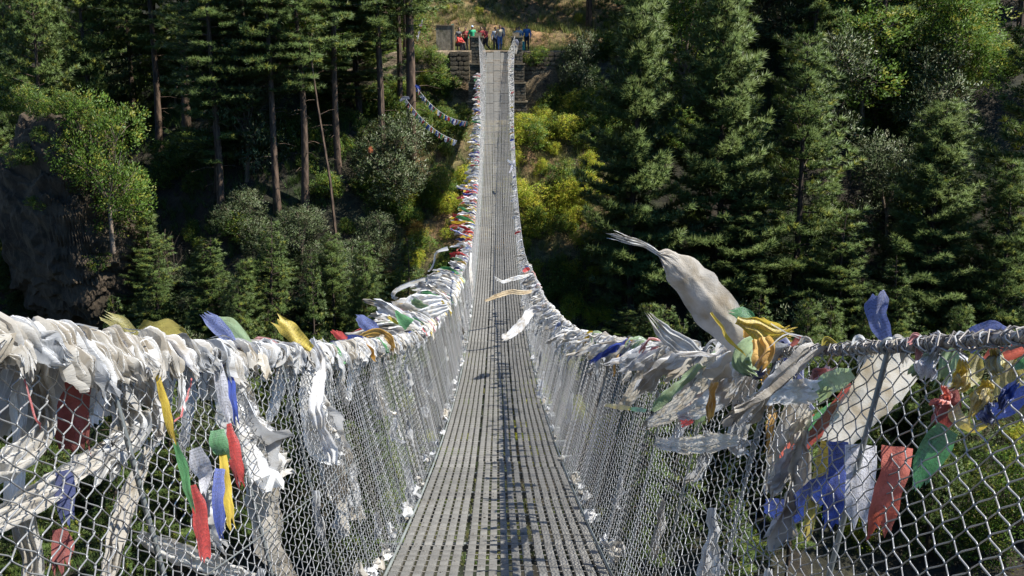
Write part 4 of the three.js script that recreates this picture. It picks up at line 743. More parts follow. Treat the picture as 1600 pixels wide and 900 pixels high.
FL('salmon flag lying over the left handrail before the yellow printed flag', 'pink', -1, [[438, 543, 4.9], [420, 534, 4.9], [402, 530, 4.9]], [8, 12, 8]);
FL('blue flag lying over the left handrail at the red corner', 'blue', -1, [[600, 540, 9.2], [575, 536, 9.2], [552, 530, 9.2], [530, 534, 9.2]], [8, 16, 16, 10]);
FL('pale blue flag raised above the blue one on the left handrail', 'paleblue', -1, [[596, 528, 9.6], [580, 512, 9.6], [566, 502, 9.6], [556, 496, 9.6]], [10, 22, 20, 8]);
FL('red flag corner on the left handrail beside the blue flag', 'red', -1, [[542, 530, 8.5], [530, 524, 8.5], [522, 518, 8.5]], [8, 14, 9.0]);
SC('orange cream scarf draped forward over the left handrail', 'gold', -1, [[560, 528, 9.3], [585, 520, 9.2], [606, 528, 9.1], [614, 548, 9.1]], [8, 16, 16, 10]);
FL('green flag standing up from the left handrail', 'green', -1, [[640, 508, 11.2], [630, 500, 11.2], [622, 492, 11.2], [618, 486, 11.2]], [22, 18, 10, 4]);
FL('yellow flag edge beside the standing green flag', 'yellow', -1, [[622, 506, 11.2], [614, 500, 11.2], [608, 496, 11.2]], [4, 6, 4]);
SC('bulging white sheet blown over the left handrail at mid bridge', 'snow', -1, [[690, 468, 17.0], [668, 470, 16.8], [648, 474, 16.6], [630, 488, 16.4]], [14, 26, 32, 16], { pleat: 0.16, pleats: 2.5, nv: 12 });
SC('second white sheet below the bulging one on the left handrail', 'white', -1, [[700, 480, 15.8], [674, 488, 15.6], [655, 494, 15.4], [634, 502, 15.2]], [14, 22, 22, 12], { pleat: 0.16, nv: 10 });
SC('hooked white streamer blown out left at mid bridge', 'white', -1, [[690, 428, 22.6], [660, 438, 22.4], [630, 448, 22.2], [615, 458, 22.1], [614, 465, 22.1], [622, 466, 22.1]], [5, 8, 8, 7, 5, 3], { nu: 40 });
SC('curled cream streamer under the hooked one at mid bridge', 'cream', -1, [[688, 436, 21.8], [666, 448, 21.6], [652, 460, 21.5], [660, 462, 21.5], [672, 452, 21.5]], [4, 6, 6, 5, 3], { nu: 30 });
SC('thin dangling white cord off the left rail at mid bridge', 'white', -1, [[700, 388, 28.4], [684, 393, 28.3], [680, 398, 28.3], [678, 410, 28.3], [672, 422, 28.3], [668, 424, 28.3]], [7, 4, 3, 3, 3, 2], { nv: 3 });
SC('long cream scarf draped down inside the left rail past mid bridge', 'cream', -1, [[736, 395, 23], [735, 420, 20], [737, 440, 19], [740, 465, 18.4]], [3, 5, 5, 4], {});

// ---- the wrapped and draped cloth that covers both handrails
const ORD = ['first', 'second', 'third', 'fourth', 'fifth', 'sixth', 'seventh', 'eighth', 'ninth', 'tenth', 'eleventh', 'twelfth', 'thirteenth', 'fourteenth', 'fifteenth', 'sixteenth'];
{
  const r = RNG(4242), wind = V(-1, 0.12, 0.12), mass = [], used = {}, up = V(0, 1, 0);
  const WH = ['white', 'white', 'grey', 'dirty', 'grey', 'snow', 'beige', 'white', 'white', 'cream'], COL = ['blue', 'yellow', 'green', 'red', 'white', 'paleblue', 'salmon', 'palegreen', 'gold', 'pink', 'olive', 'navy'];
  const pick = (p) => (r() < p ? COL[Math.floor(r() * COL.length)] : WH[Math.floor(r() * WH.length)]);
  let count = 0;
  function put(kind, verb, color, s, d, g, anchor, far) {
    if (far || count >= 285) {
      const m = C[color].color, n = g.attributes.position.count, c = new Float32Array(n * 3); for (let i = 0; i < n; i++) { c[i * 3] = m.r; c[i * 3 + 1] = m.g; c[i * 3 + 2] = m.b; }
      g.setAttribute('color', new THREE.BufferAttribute(c, 3)); mass.push(g); return;
    }
    count++;
    const side = s < 0 ? 'left' : 'right', h = clamp(Math.round((d - 1.6) / 1.08), 0, 15), key = color + kind + verb + side + h, n = used[key] = (used[key] || 0) + 1;
    const ord = n > 1 ? ', ' + (ORD[n - 1] || 'last') + ' of its kind' : '';
    single(kind, WORD[color] + ' ' + kind.replace('_', ' ') + ' ' + verb + ' ' + side + ' handrail by ' + ORD[h] + ' hanger' + ord, 'scarf', rebase(g, anchor), C[color], anchor, side + ' handrail scarves');
  }
  function drape(s, d, o) {
    const O = railAt(d, s), t = tangent(d), inn = V(-s, 0, 0), b = o.bulk, pts = [], w = o.w;
    const ol = o.out, il = o.inn, sw = (r() - 0.5) * 0.14;
    pts.push(O.clone().addScaledVector(inn, -b - 0.03 - 0.05 * r()).add(V(0, -ol, -sw)), O.clone().addScaledVector(inn, -b - 0.02).add(V(0, -ol * 0.45, 0)), O.clone().addScaledVector(inn, -b * 0.9).add(V(0, b * 0.2, 0)), O.clone().add(V(0, b + 0.012 * r(), 0)), O.clone().addScaledVector(inn, b * 0.9).add(V(0, b * 0.1, 0)), O.clone().addScaledVector(inn, b + il * 0.27).add(V(0, -il * 0.5, sw * 0.5)), O.clone().addScaledVector(inn, b + 0.01 + il * 0.27).add(V(0, -il, sw)));
    return [ribbon(pts, { wd: t, w: [w * 0.9, w, w * 0.85, w * 0.8, w * 0.85, w, w * (0.4 + 0.6 * r())], tw0: 0, tw1: 0, pleats: 3 + 3 * r(), pleat: 0.07 + 0.07 * r(), crumple: 0.012, nu: o.far ? 12 : 38, nv: o.far ? 5 : 22, ragged: 0.06 }, 7000 + Math.floor(r() * 1e6)), O];
  }
  function wrap(s, d, o) {
    const O = railAt(d, s), t = tangent(d), pts = [], turns = 1.2 + r() * 1.2, n = 14, a0 = r() * 6.28, adv = o.adv * (r() < 0.5 ? -1 : 1);
    for (let i = 0; i <= n; i++) { const u = i / n, a = a0 + turns * 6.283 * u, R = o.bulk * (0.75 + 0.35 * u + 0.25 * nz(u * 4, d * 9)); pts.push(O.clone().addScaledVector(t, (u - 0.5) * adv).add(V(Math.cos(a) * R, Math.sin(a) * R, 0))); }
    const e = pts[n].clone(); pts.push(e.clone().add(V(-0.04 - 0.05 * r(), -0.02 + 0.05 * r(), 0)), e.clone().add(V(-0.10 - 0.08 * r(), -0.06 + 0.08 * r(), (r() - 0.5) * 0.1)));
    return [ribbon(pts, { wd: t, w: [o.w * 0.7, o.w, o.w, o.w * 0.9, o.w * 0.5], tw0: 0, tw1: 0.2, pleats: 2.5 + 2 * r(), pleat: 0.11, crumple: 0.012, nu: o.far ? 16 : 52, nv: o.far ? 4 : 16 }, 9000 + Math.floor(r() * 1e6)), O];
  }
  function stream(s, d, len, w, lift, o = {}) {
    const O = railAt(d, s).add(V(0, 0.02, 0)), pts = [O.clone()], dir = wind.clone().add(V((r() - 0.5) * 0.5, lift + (r() - 0.5) * 0.4, (r() - 0.5) * (o.far ? 1.4 : 0.9))).normalize(), p = O.clone(), n = 5;
    for (let i = 0; i < n; i++) { p.addScaledVector(dir, len / n); pts.push(p.clone()); dir.add(V(-0.1 + (r() - 0.5) * 0.5, -0.12 + (r() - 0.5) * 0.55, (r() - 0.5) * 0.5)).normalize(); }
    return [ribbon(pts, { wd: V(0.1, 0.8, 0.6), w: [w * 0.35, w * 0.8, w, w, w * (0.3 + 0.7 * r())], full: w * 1.3, crumple: o.far ? 0.02 : 0.012, nu: o.far ? 11 : 24, nv: o.far ? 5 : 10, ragged: 0.08, pleat: 0.12 }, 5000 + Math.floor(r() * 1e6)), O];
  }
  // left rail: dense everywhere; right rail: bare between the second and third hanger, dense beyond
  for (let d = 1.7; d < 24.5; d += (d < 9 ? 0.07 : 0.10) * (0.7 + 0.6 * r())) {
    const far = d > 12.5, b = 0.030 + 0.026 * r();
    const c = pick(far ? 0.14 : 0.05), k = r();
    if (k < 0.62) { const [g, O] = drape(-1, d, { bulk: b * 0.8, out: 0.10 + 0.4 * r() * r(), inn: 0.04 + 0.22 * r() * r() * r(), w: 0.07 + 0.10 * r(), far }); put('scarf', 'draped over', c, -1, d, g, O, far); }
    else if (k < 0.86) { const [g, O] = wrap(-1, d, { bulk: b * 0.9, adv: 0.16 + 0.2 * r(), w: 0.06 + 0.05 * r(), far }); put('scarf', 'wound round', c, -1, d, g, O, far); }
    else { const [g, O] = stream(-1, d, (far ? 0.4 : 0.12) + (far ? 0.45 : 0.25) * r(), (far ? 0.07 : 0.05) + 0.09 * r(), far ? 0.1 : 0.0, { far }); put('scarf', 'blown out from', r() < 0.3 ? pick(0.8) : c, -1, d, g, O, far); }
    if (far) for (let q = 0; q < 4; q++) { const [g] = stream(-1, d + r() * 0.1, 0.25 + 0.6 * r() * r() + 0.1, 0.06 + 0.12 * r(), -0.15 + 0.6 * r(), { far }); put('scarf', '', pick(0.16), -1, d, g, null, true); }
  }
  for (let d = 3.0; d < 27; d += (d < 8 ? 0.15 : 0.12) * (0.7 + 0.6 * r())) {
    const far = d > 12, k = r(), c = pick(d < 4.5 ? 0.2 : 0.07); if (d > 20 && r() < 0.4) continue; if (d < 3.8 && r() < 0.6) continue;
    if (k < 0.34) { const [g, O] = drape(1, d, { bulk: 0.035 + 0.02 * r(), out: 0.08 + 0.2 * r(), inn: 0.08 + 0.42 * r() * r(), w: 0.06 + 0.09 * r(), far }); put('scarf', 'draped over', c, 1, d, g, O, far); }
    else if (k < 0.52) { const [g, O] = wrap(1, d, { bulk: 0.04 + 0.02 * r(), adv: 0.15 + 0.2 * r(), w: 0.09, far }); put('scarf', 'wound round', c, 1, d, g, O, far); }
    else { const [g, O] = stream(1, d, 0.14 + 0.26 * r(), 0.05 + 0.07 * r(), -0.7, { far }); put('scarf', 'blown inward from', c, 1, d, g, O, far); }
  }
  // far stretch: small flags and tatters in a dense fringe on the left, few on the right
  for (let d = 24; d < 64; d += 0.026) {
    const dens = d < 29 ? 0.85 : d < 33 ? 0.55 : d < 46 ? 0.95 : d < 58 ? 0.8 : 0.4; if (r() > dens) continue;
    const bright = d > 31 && d < 42, [g] = stream(-1, d, 0.18 + (bright ? 0.95 : 0.6) * r() * r() * r(), 0.06 + 0.13 * r(), 0.0 + 0.8 * (r() - 0.5), { far: true }); put('scarf', '', pick(bright ? 0.6 : 0.35), -1, d, g, null, true);
  }
  for (let k = 0; k < 90; k++) { const d = (k % 3 ? 36.5 : 41) + (r() - 0.5) * 3.6, [g] = stream(-1, d, 0.2 + 0.75 * r(), 0.08 + 0.10 * r(), 0.1 + 0.7 * (r() - 0.5), { far: true }); put('scarf', '', ['red', 'blue', 'yellow', 'white', 'green', 'red', 'snow', 'salmon'][Math.floor(r() * 8)], -1, d, g, null, true); }
  for (let d = 27; d < 70; d += 0.35) { if (r() < 0.45) continue; const [g] = stream(1, d, 0.1 + 0.22 * r(), 0.06 + 0.08 * r(), -0.3, { far: true }); put('scarf', '', pick(0.2), 1, d, g, null, true); }
  // tatters caught along the foot of both fences and scraps hanging in the mesh
  for (let k = 0; k < 190; k++) {
    const s = r() < 0.55 ? -1 : 1, d = 3 + Math.pow(r(), 1.5) * 26, foot = r() < 0.6, kk = foot ? 0.02 + 0.07 * r() : 0.15 + 0.75 * r(), x = lerp(FOOT, railR(d), kk) + (foot ? 0.0 : (r() - 0.25) * 0.06);
    const p = V(s * x, deckY(d) + railH(d) * kk, -d), l = foot ? 0.08 + 0.14 * r() : 0.12 + 0.3 * r(), q = [p, p.clone().add(V((r() - 0.5) * 0.05, foot ? 0.03 * r() : -l * 0.5, (r() - 0.5) * (foot ? l : 0.08))), p.clone().add(V(-0.05 * r() * (foot ? 1 : 0.4) - s * 0.08 * kk, foot ? -0.02 + 0.05 * r() : -l, (r() - 0.5) * (foot ? l * 1.6 : 0.12)))];
    put('scarf', '', WH[Math.floor(r() * WH.length)], s, d, ribbon(q, { w: [0.03, 0.05 + 0.05 * r(), 0.03 + 0.04 * r()], crumple: 0.02, pleat: 0.25, pleats: 3, nu: 9, nv: 5 }, 300 + k), null, true);
  }
  for (let k = 0; k < 260; k++) {   // loose threads
    const s = k % 3 ? -1 : 1, d = 2.6 + Math.pow(r(), 1.2) * 9, p = railAt(d, s).add(V((r() - 0.5) * 0.09, (r() - 0.3) * 0.08, 0)), l = 0.03 + 0.09 * r(), e = V(-0.8 * r() - (s > 0 ? 0.3 : 0), (r() - 0.55), (r() - 0.5)).normalize(); if (s > 0 && d > 2.6 && d < 3.4) continue;
    put('scarf', '', WH[Math.floor(r() * WH.length)], s, d, ribbon([p, p.clone().addScaledVector(e, l * 0.5).add(V(0, 0.02 * (r() - 0.5), 0)), p.clone().addScaledVector(e, l).add(V(0, -0.03 * r(), 0.02))], { w: [0.0035, 0.003, 0.0015], crumple: 0.004, pleat: 0, nu: 7, nv: 1 }, 4000 + k), null, true);
  }
  // heavy cloth hanging outside the left fence
  for (let k = 0; k < 10; k++) {
    const d = 2.6 + Math.pow(r(), 1.2) * 12, top = railAt(d, -1).add(V(-0.04, -0.05 - 0.25 * r(), 0)), l = 0.35 + 0.65 * r(), q = [top, top.clone().add(V(0.02 + 0.05 * r(), -l * 0.35, (r() - 0.5) * 0.25)), top.clone().add(V(0.06 + 0.04 * r(), -l * 0.7, (r() - 0.5) * 0.35)), top.clone().add(V(0.10 + 0.08 * r(), -l, (r() - 0.5) * 0.5))];
    put('scarf', 'hanging outside', ['dirty', 'beige', 'grey', 'white', 'beige'][k % 5], -1, d, ribbon(q, { wd: V(0, 0.2, 1), w: [0.08, 0.16 + 0.1 * r(), 0.18 + 0.14 * r(), 0.10 + 0.1 * r()], pleat: 0.18, pleats: 3, crumple: 0.02, nu: 20, nv: 10 }, 800 + k), top, d > 9);
  }
  const g = mergeGeometries(mass), o = new THREE.Mesh(g, new THREE.MeshPhysicalMaterial({ vertexColors: true, map: clothTex, roughness: 0.95, side: DS, transmission: 0.48, thickness: 0 }));
  o.name = 'prayer_flag_fringe'; o.userData = { label: 'dense fringe of small faded flags and scarf tatters along the far handrails', category: 'prayer flags', kind: 'stuff' }; scene.add(o);
}
// ---- strings of small flags from the big pine to the left rail
{
  const cols = ['blueP', 'whiteP', 'redP', 'greenP', 'yellowP'];
  const string = (label, a, b, sag, n, seed) => {
    const r = RNG(seed), o = thing('prayer_flag_string', label, 'flag string', a.clone()), crv = (u) => a.clone().lerp(b, u).add(V(0, -sag * 4 * u * (1 - u), 0)).sub(a), p = [];
    for (let i = 0; i <= 20; i++) p.push(crv(i / 20)); part('cord', tube(p, p.map(() => 0.012), 5), C.white, o);
    for (let i = 0; i < n; i++) { const u = (i + 0.5) / n, A = crv(u), dirv = V(-0.35 * r(), -1, (r() - 0.5) * 0.7).normalize(), l = 0.2 + 0.1 * r(); part('flag', ribbon([A, A.clone().addScaledVector(dirv, l * 0.5), A.clone().addScaledVector(dirv, l).add(V(-0.08 * r(), 0, 0))], { wd: b.clone().sub(a).normalize(), w: [0.24, 0.25, 0.2 + 0.06 * r()], tw0: 0, tw1: (r() - 0.5) * 1.2, pleat: 0.1, crumple: 0.01, nu: 5, nv: 4, print: true }, seed * 50 + i), C[r() < 0.4 ? 'whiteP' : cols[i % 5]], o); }
  };
  const base = onGround(641, 250), dT = -base.z;
  string('upper string of small prayer flags from the dark pine to the left rail', at(651, 136, dT - 0.3), at(731, 190, 58), 0.5, 34, 3);
  string('lower string of small prayer flags from the dark pine to the left rail', at(634, 154, dT - 0.4), at(714, 220, 56), 0.4, 32, 4);
  string('short string of small prayer flags high on the bank left of the block', at(660, 30, 80), at(652, 60, 79), 0.1, 9, 6);
  FL('blue flag knotted at the pine end of the upper flag string', 'blue', -1, [[649, 133, dT - 0.5], [653, 137, dT - 0.5], [655, 141, dT - 0.5]], [4, 8, 5]);
  FL('pale blue flag at the pine end of the lower flag string', 'lilac', -1, [[625, 158, dT - 0.5], [632, 153, dT - 0.5], [640, 153, dT - 0.5]], [3, 6, 4]);
  FL('small orange flag alone in the trees left of the bridge', 'orange', -1, [[579, 229, 58], [579, 234, 58], [579, 239, 58]], [5, 8, 7]);
}

// ------------------------------------------------------------------ people waiting at the far end
function surfaceNet(sdf, lo, hi, cell, colorOf) {
  const nx = Math.ceil((hi.x - lo.x) / cell) + 1, ny = Math.ceil((hi.y - lo.y) / cell) + 1, nzz = Math.ceil((hi.z - lo.z) / cell) + 1, f = new Float32Array(nx * ny * nzz), id = (x, y, z) => (z * ny + y) * nx + x;
  for (let z = 0; z < nzz; z++) for (let y = 0; y < ny; y++) for (let x = 0; x < nx; x++) f[id(x, y, z)] = sdf(lo.x + x * cell, lo.y + y * cell, lo.z + z * cell);
  const vid = new Int32Array(nx * ny * nzz).fill(-1), pos = [], col = [], idx = [];
  for (let z = 0; z < nzz - 1; z++) for (let y = 0; y < ny - 1; y++) for (let x = 0; x < nx - 1; x++) {
    let c = 0, sx = 0, sy = 0, sz = 0; const g = [];
    for (let k = 0; k < 8; k++) g.push(f[id(x + (k & 1), y + (k >> 1 & 1), z + (k >> 2))]);
    for (let a = 0; a < 8; a++) for (const m of [1, 2, 4]) { const b = a | m; if (b === a || (g[a] < 0) === (g[b] < 0)) continue; const t = g[a] / (g[a] - g[b]); sx += (a & 1) + (m === 1 ? t : 0); sy += (a >> 1 & 1) + (m === 2 ? t : 0); sz += (a >> 2) + (m === 4 ? t : 0); c++; }
    if (!c) continue; vid[id(x, y, z)] = pos.length / 3; const p = [lo.x + (x + sx / c) * cell, lo.y + (y + sy / c) * cell, lo.z + (z + sz / c) * cell]; pos.push(...p); col.push(...colorOf(...p));
  }
  const quad = (a, b, c, d, flip) => { if (a < 0 || b < 0 || c < 0 || d < 0) return; flip ? idx.push(a, c, b, a, d, c) : idx.push(a, b, c, a, c, d); };
  for (let z = 1; z < nzz - 1; z++) for (let y = 1; y < ny - 1; y++) for (let x = 1; x < nx - 1; x++) {
    const a = f[id(x, y, z)] < 0;
    if (a !== f[id(x + 1, y, z)] < 0) quad(vid[id(x, y - 1, z - 1)], vid[id(x, y, z - 1)], vid[id(x, y, z)], vid[id(x, y - 1, z)], !a);
    if (a !== f[id(x, y + 1, z)] < 0) quad(vid[id(x - 1, y, z - 1)], vid[id(x - 1, y, z)], vid[id(x, y, z)], vid[id(x, y, z - 1)], !a);
    if (a !== f[id(x, y, z + 1)] < 0) quad(vid[id(x - 1, y - 1, z)], vid[id(x, y - 1, z)], vid[id(x, y, z)], vid[id(x - 1, y, z)], !a);
  }
  return geom(pos, null, col, idx);
}
const POSE = {
  stand: { hip: [0, 0.93, 0], chest: [0, 1.28, 0.0], neck: [0, 1.46, 0.01], head: [0, 1.60, 0.03], kn: [[-0.1, 0.5, 0.02], [0.1, 0.5, 0.03]], an: [[-0.11, 0.09, -0.02], [0.12, 0.09, 0]], el: [[-0.27, 1.13, -0.03], [0.27, 1.13, -0.03]], wr: [[-0.27, 0.88, 0.06], [0.27, 0.88, 0.06]] },
  walk: { hip: [0, 0.92, 0], chest: [0, 1.27, 0.05], neck: [0, 1.45, 0.09], head: [0, 1.58, 0.13], kn: [[-0.1, 0.5, 0.16], [0.1, 0.49, 0.02]], an: [[-0.1, 0.09, 0.24], [0.1, 0.12, -0.30]], el: [[-0.26, 1.12, -0.12], [0.26, 1.13, 0.06]], wr: [[-0.25, 0.92, 0.02], [0.24, 0.98, 0.24]] },
  hold: { hip: [0, 0.93, 0], chest: [0, 1.28, 0.0], neck: [0, 1.46, 0.02], head: [0, 1.59, 0.05], kn: [[-0.1, 0.5, 0.03], [0.1, 0.5, 0.0]], an: [[-0.12, 0.09, 0], [0.12, 0.09, -0.03]], el: [[-0.25, 1.15, 0.06], [0.25, 1.15, 0.06]], wr: [[-0.1, 1.2, 0.26], [0.1, 1.22, 0.26]] },
  sit: { hip: [0, 0.42, -0.1], chest: [0, 0.74, 0.05], neck: [0, 0.90, 0.11], head: [0, 1.03, 0.17], kn: [[-0.12, 0.52, 0.34], [0.13, 0.5, 0.34]], an: [[-0.12, 0.09, 0.32], [0.14, 0.09, 0.42]], el: [[-0.25, 0.62, 0.2], [0.25, 0.62, 0.2]], wr: [[-0.12, 0.56, 0.42], [0.12, 0.56, 0.42]] },
};
function person(label, px, d, pose, turn, c, size = 1, dy = 0) {
  const P = POSE[pose], p0 = at(px, 77, d), o = thing('person', label, 'person', V(p0.x, H(p0.x, d) + dy, -d), 'people waiting at the bridge end');
  const skin = [0.36, 0.21, 0.14], v = (a) => V(...a), hip = v(P.hip), chest = v(P.chest), neck = v(P.neck), head = v(P.head), B = [];
  const add = (a, b, ra, rb, col) => B.push([a, b, ra, rb, col, b.clone().sub(a), 0]);
  add(hip.clone().add(V(-0.06, 0, 0)), hip.clone().add(V(0.06, 0, 0)), 0.125, 0.125, c.legs); add(hip.clone().add(V(0, 0.06, 0)), chest, 0.135, 0.165, c.top); add(chest.clone().add(V(-0.1, 0.06, 0)), chest.clone().add(V(0.1, 0.06, 0)), 0.115, 0.115, c.top); add(chest.clone().add(V(0, 0.1, 0)), neck, 0.07, 0.055, c.top); add(neck, head, 0.055, 0.055, skin);
  for (let i = 0; i < 2; i++) {
    const s = i ? 1 : -1, sh = chest.clone().add(V(s * 0.175, 0.11, 0)), el = v(P.el[i]), wr = v(P.wr[i]), hp = hip.clone().add(V(s * 0.09, -0.02, 0)), kn = v(P.kn[i]), an = v(P.an[i]);
    add(sh, el, 0.07, 0.05, c.top); add(el, wr, 0.05, 0.036, c.bareArm ? skin : c.top); add(hp, kn, 0.10, 0.068, c.legs); add(kn, an, 0.066, 0.045, c.legs);
    const ft = V(0, -0.04, 0.15); add(an.clone().add(V(0, -0.03, -0.03)), an.clone().add(ft), 0.045, 0.038, c.shoe || [0.06, 0.05, 0.045]);
    const palm = wr.clone().add(wr.clone().sub(el).normalize().multiplyScalar(0.06)); add(wr, palm, 0.03, 0.034, skin);
  }
  const dist = (b, x, y, z) => { const ab = b[5], ax = x - b[0].x, ay = y - b[0].y, az = z - b[0].z, t = clamp((ax * ab.x + ay * ab.y + az * ab.z) / Math.max(1e-6, ab.lengthSq())), X = ax - ab.x * t, Y = ay - ab.y * t, Z = az - ab.z * t; return Math.sqrt(X * X + Y * Y + Z * Z) - lerp(b[2], b[3], t); };
  const sdf = (x, y, z) => { let m = 9; for (const b of B) { const q = dist(b, x, y, z), h = clamp(0.5 + 0.5 * (m - q) / 0.035); m = lerp(m, q, h) - 0.035 * h * (1 - h); } return m; };
  const colorOf = (x, y, z) => { let m = 9, k = skin; for (const b of B) { const q = dist(b, x, y, z); if (q < m) { m = q; k = b[4]; } } return k; };
  const body = surfaceNet(sdf, V(-0.42, -0.03, -0.5), V(0.42, head.y + 0.02, 0.62), 0.024, colorOf), geos = [body];
  // head on a finer grid: skull, jaw, nose, ears; eyes and mouth by colour
  const hs = (x, y, z) => { const X = x - head.x, Y = y - head.y - 0.02, Z = z - head.z, sk = (Math.sqrt(X * X / 0.0060 + Y * Y / 0.0125 + Z * Z / 0.0092) - 1) * 0.08, jaw = Math.hypot(X, Y + 0.06, Z - 0.03) - 0.055, nose = Math.hypot(X * 1.6, (Y + 0.01) * 0.8, Z - 0.098) - 0.02, ear = Math.hypot((Math.abs(X) - 0.078) * 1.8, Y, Z) - 0.028; const h = clamp(0.5 + 0.5 * (sk - jaw) / 0.03); return Math.min(lerp(sk, jaw, h) - 0.03 * h * (1 - h), nose, ear); };
  geos.push(surfaceNet(hs, head.clone().add(V(-0.12, -0.14, -0.12)), head.clone().add(V(0.12, 0.16, 0.16)), 0.012, (x, y, z) => { const X = Math.abs(x - head.x), Y = y - head.y - 0.02, Z = z - head.z; if (Z > 0.05 && Math.hypot(X - 0.032, Y - 0.015) < 0.013) return [0.03, 0.02, 0.02]; if (Z > 0.05 && X < 0.026 && Math.abs(Y + 0.06) < 0.008) return [0.28, 0.09, 0.08]; return skin; }));
  for (let i = 0; i < 2; i++) {
    const s = i ? 1 : -1, el = v(P.el[i]), wr = v(P.wr[i]), dir = wr.clone().sub(el).normalize(), sd = V(1, 0, 0).addScaledVector(dir, -dir.x).normalize(), nn = dir.clone().cross(sd), kn0 = wr.clone().addScaledVector(dir, 0.085);
    const fing = (a, b, e, rad) => { const g = tube([a, b, e], [rad, rad * 0.95, rad * 0.7], 6); const n = g.attributes.position.count; const cc = []; for (let q = 0; q < n; q++) cc.push(...skin); g.setAttribute('color', new THREE.Float32BufferAttribute(cc, 3)); g.deleteAttribute('uv'); geos.push(g); };
    [0.068, 0.076, 0.071, 0.056].forEach((l, k) => { const a = kn0.clone().addScaledVector(sd, (k - 1.5) * 0.019), b = a.clone().addScaledVector(dir, l * 0.5).addScaledVector(nn, -0.006), e = a.clone().addScaledVector(dir, l).addScaledVector(nn, -0.028); fing(a.addScaledVector(dir, -0.02), b, e, 0.0085); });
    const a = wr.clone().addScaledVector(dir, 0.045).addScaledVector(sd, -s * 0.025), b = a.clone().addScaledVector(dir, 0.025).addScaledVector(sd, -s * 0.026), e = b.clone().addScaledVector(dir, 0.028).addScaledVector(sd, -s * 0.006); fing(a, b, e, 0.0095);
  }
  const strip = (g) => { const q = g.index ? g : mergeVertices(g); const n = new THREE.BufferGeometry(); n.setAttribute('position', q.attributes.position); n.setAttribute('normal', q.attributes.normal); n.setAttribute('color', q.attributes.color); n.setIndex(q.index); return n; };
  part('body', mergeGeometries(geos.map(strip)), new THREE.MeshStandardMaterial({ vertexColors: true, roughness: 0.85 }), o);
  const cap = new THREE.SphereGeometry(0.098, 14, 9, 0, 6.2832, 0, c.hat ? 1.45 : 1.75), hm = new THREE.MeshStandardMaterial({ color: lin(...(c.hat || [0.02, 0.016, 0.014])), roughness: 0.9 });
  cap.scale(0.92, 1.22, 1.08); const cp = part(c.hat ? 'cap' : 'hair', c.hat ? mergeGeometries([cap, new THREE.SphereGeometry(0.07, 12, 6, 0, 6.2832, 0, 1.57).scale(1, 0.22, 1).translate(0, 0.02, 0.10)]) : cap, hm, o); cp.position.copy(head).add(V(0, 0.03, c.hat ? 0 : -0.014)); cp.rotation.x = c.hat ? 0 : -0.25;
  o.rotation.y = turn; o.scale.setScalar(size);
  return o;
}
function backpack(label, p, turn, c, s = 1) {
  const o = thing('backpack', label, 'backpack', p, 'bags at the bridge end'), m = new THREE.MeshStandardMaterial({ color: lin(...c), roughness: 0.85 });
  const rb = (w, h, d, rr) => { const sh = new THREE.Shape(), a = w / 2, b = h / 2; sh.moveTo(-a + rr, -b); sh.lineTo(a - rr, -b); sh.quadraticCurveTo(a, -b, a, -b + rr); sh.lineTo(a * 0.9, b - rr); sh.quadraticCurveTo(a * 0.85, b, a * 0.6, b); sh.lineTo(-a * 0.6, b); sh.quadraticCurveTo(-a * 0.85, b, -a * 0.9, b - rr); sh.lineTo(-a, -b + rr); sh.quadraticCurveTo(-a, -b, -a + rr, -b); return new THREE.ExtrudeGeometry(sh, { depth: d, bevelEnabled: true, bevelSize: 0.03, bevelThickness: 0.03, bevelSegments: 3 }); };
  part('sack', rb(0.32, 0.5, 0.17, 0.06), m, o); part('pocket', rb(0.22, 0.2, 0.05, 0.04).translate(0, -0.1, -0.08), m, o); part('lid', new THREE.SphereGeometry(0.18, 12, 8).scale(0.95, 0.42, 0.75).translate(0, 0.26, 0.09), m, o);
  for (const x of [-0.09, 0.09]) part('strap', tube([V(x, 0.24, 0.18), V(x * 1.15, 0.14, 0.29), V(x * 1.15, -0.08, 0.28), V(x, -0.22, 0.2)], [0.02, 0.022, 0.02, 0.014], 6), M.cable, o);
  o.rotation.y = turn; o.scale.setScalar(s); return o;
}
const JEANS = [0.10, 0.17, 0.34], DARK = [0.03, 0.03, 0.036], BLK = [0.02, 0.02, 0.024];
person('person in a beige top and blue jeans stepping onto the bridge', 781, 76, 'walk', 0.1, { top: [0.62, 0.50, 0.33], legs: JEANS, bareArm: true }, 1.0);
person('person in a white top standing behind the one in jeans', 774, 80, 'stand', 0.4, { top: [0.65, 0.64, 0.62], legs: DARK });
person('person in a green shirt and pale blue cap standing left of the left pillar', 738, 78, 'stand', 0.2, { top: [0.03, 0.34, 0.16], legs: BLK, hat: [0.45, 0.55, 0.75] }, 1.02);
person('person in red sitting low beside the plastered block', 717, 75.6, 'sit', 0.9, { top: [0.55, 0.05, 0.04], legs: DARK }, 1);
person('person in a dark red jacket standing behind the sitting one', 728, 80, 'hold', -0.3, { top: [0.30, 0.06, 0.05], legs: BLK });
person('person in a black and white top standing nearest the plastered block', 717, 80.5, 'stand', 0.5, { top: [0.10, 0.10, 0.11], legs: DARK });
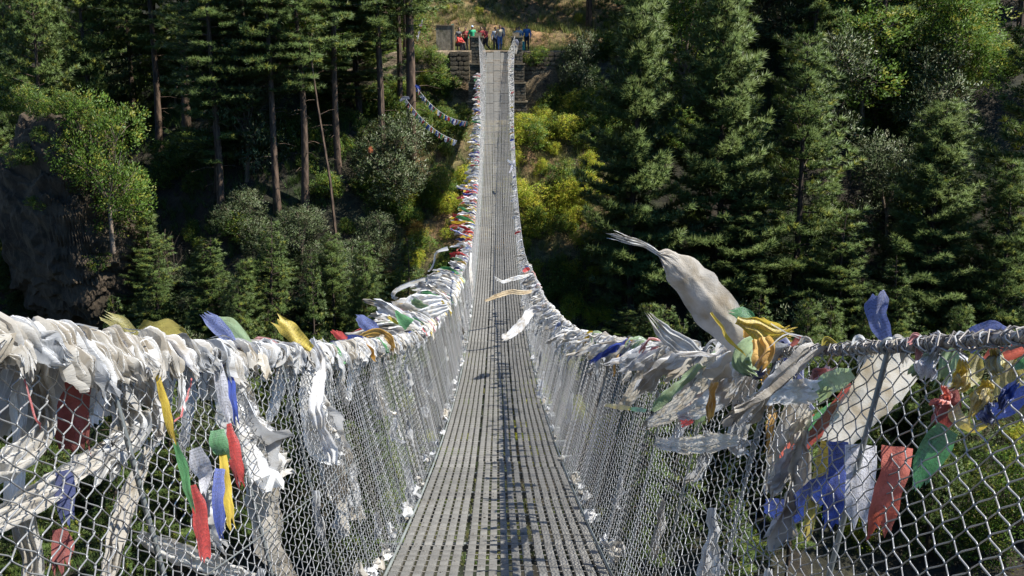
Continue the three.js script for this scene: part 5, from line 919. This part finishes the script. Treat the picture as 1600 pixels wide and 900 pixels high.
person('person in a red shirt standing just behind the left pillar', 752, 79, 'hold', 0.1, { top: [0.46, 0.06, 0.06], legs: BLK });
person('person in a second red shirt bending near the left pillar', 760, 80, 'walk', -1.1, { top: [0.42, 0.07, 0.07], legs: DARK });
person('person in a blue jacket and dark trousers right of the right pillar', 823, 77, 'stand', -0.2, { top: [0.03, 0.13, 0.32], legs: BLK }, 1.02);
person('person in a pale grey top behind the right pillar', 811, 79, 'hold', 0.0, { top: [0.42, 0.46, 0.47], legs: [0.02, 0.16, 0.11] });
person('person in a teal jacket farthest back at right', 807, 82, 'stand', 0.3, { top: [0.03, 0.25, 0.28], legs: DARK });
{ const f = (px, d, h) => { const p = at(px, 77, d); return V(p.x, PLAT + h, -d); };
  backpack('navy backpack on the person in jeans', f(785, 76.45, 1.22), Math.PI + 0.1, [0.03, 0.05, 0.12], 0.95);
  backpack('teal backpack resting by the right pillar', f(815, 76.6, 0.30), 0.4, [0.03, 0.30, 0.24]);
  backpack('grey backpack on the ground by the sitting person', f(724, 76.4, 0.28), -0.5, [0.16, 0.15, 0.14], 0.9); }

// plants that would share a label are told apart by their order from the left
{
  const by = {}, word = ['leftmost', 'second from left', 'third from left', 'fourth from left', 'fifth from left', 'sixth from left', 'seventh from left', 'eighth from left', 'ninth from left', 'tenth from left', 'eleventh from left', 'twelfth from left', ...['thir', 'four', 'fif', 'six', 'seven', 'eigh', 'nine'].map((k) => k + 'teenth from left'), 'twentieth from left'];
  for (const o of autoLabelled) (by[o.userData.label] ||= []).push(o);
  for (const [k, list] of Object.entries(by)) if (list.length > 1) { list.sort((a, b) => a.position.clone().project(camera).x - b.position.clone().project(camera).x); list.forEach((o, i) => { o.userData.label = k + ', ' + (i === list.length - 1 ? 'rightmost' : word[Math.min(19, i)]); }); }
}

// ------------------------------------------------------------------ draw
scene.traverse((o) => { if (o.isMesh && !o.isSky) { o.castShadow = true; o.receiveShadow = true; } });
scene.environment = new THREE.PMREMGenerator(renderer).fromScene(scene).texture;
renderer.render(scene, camera);
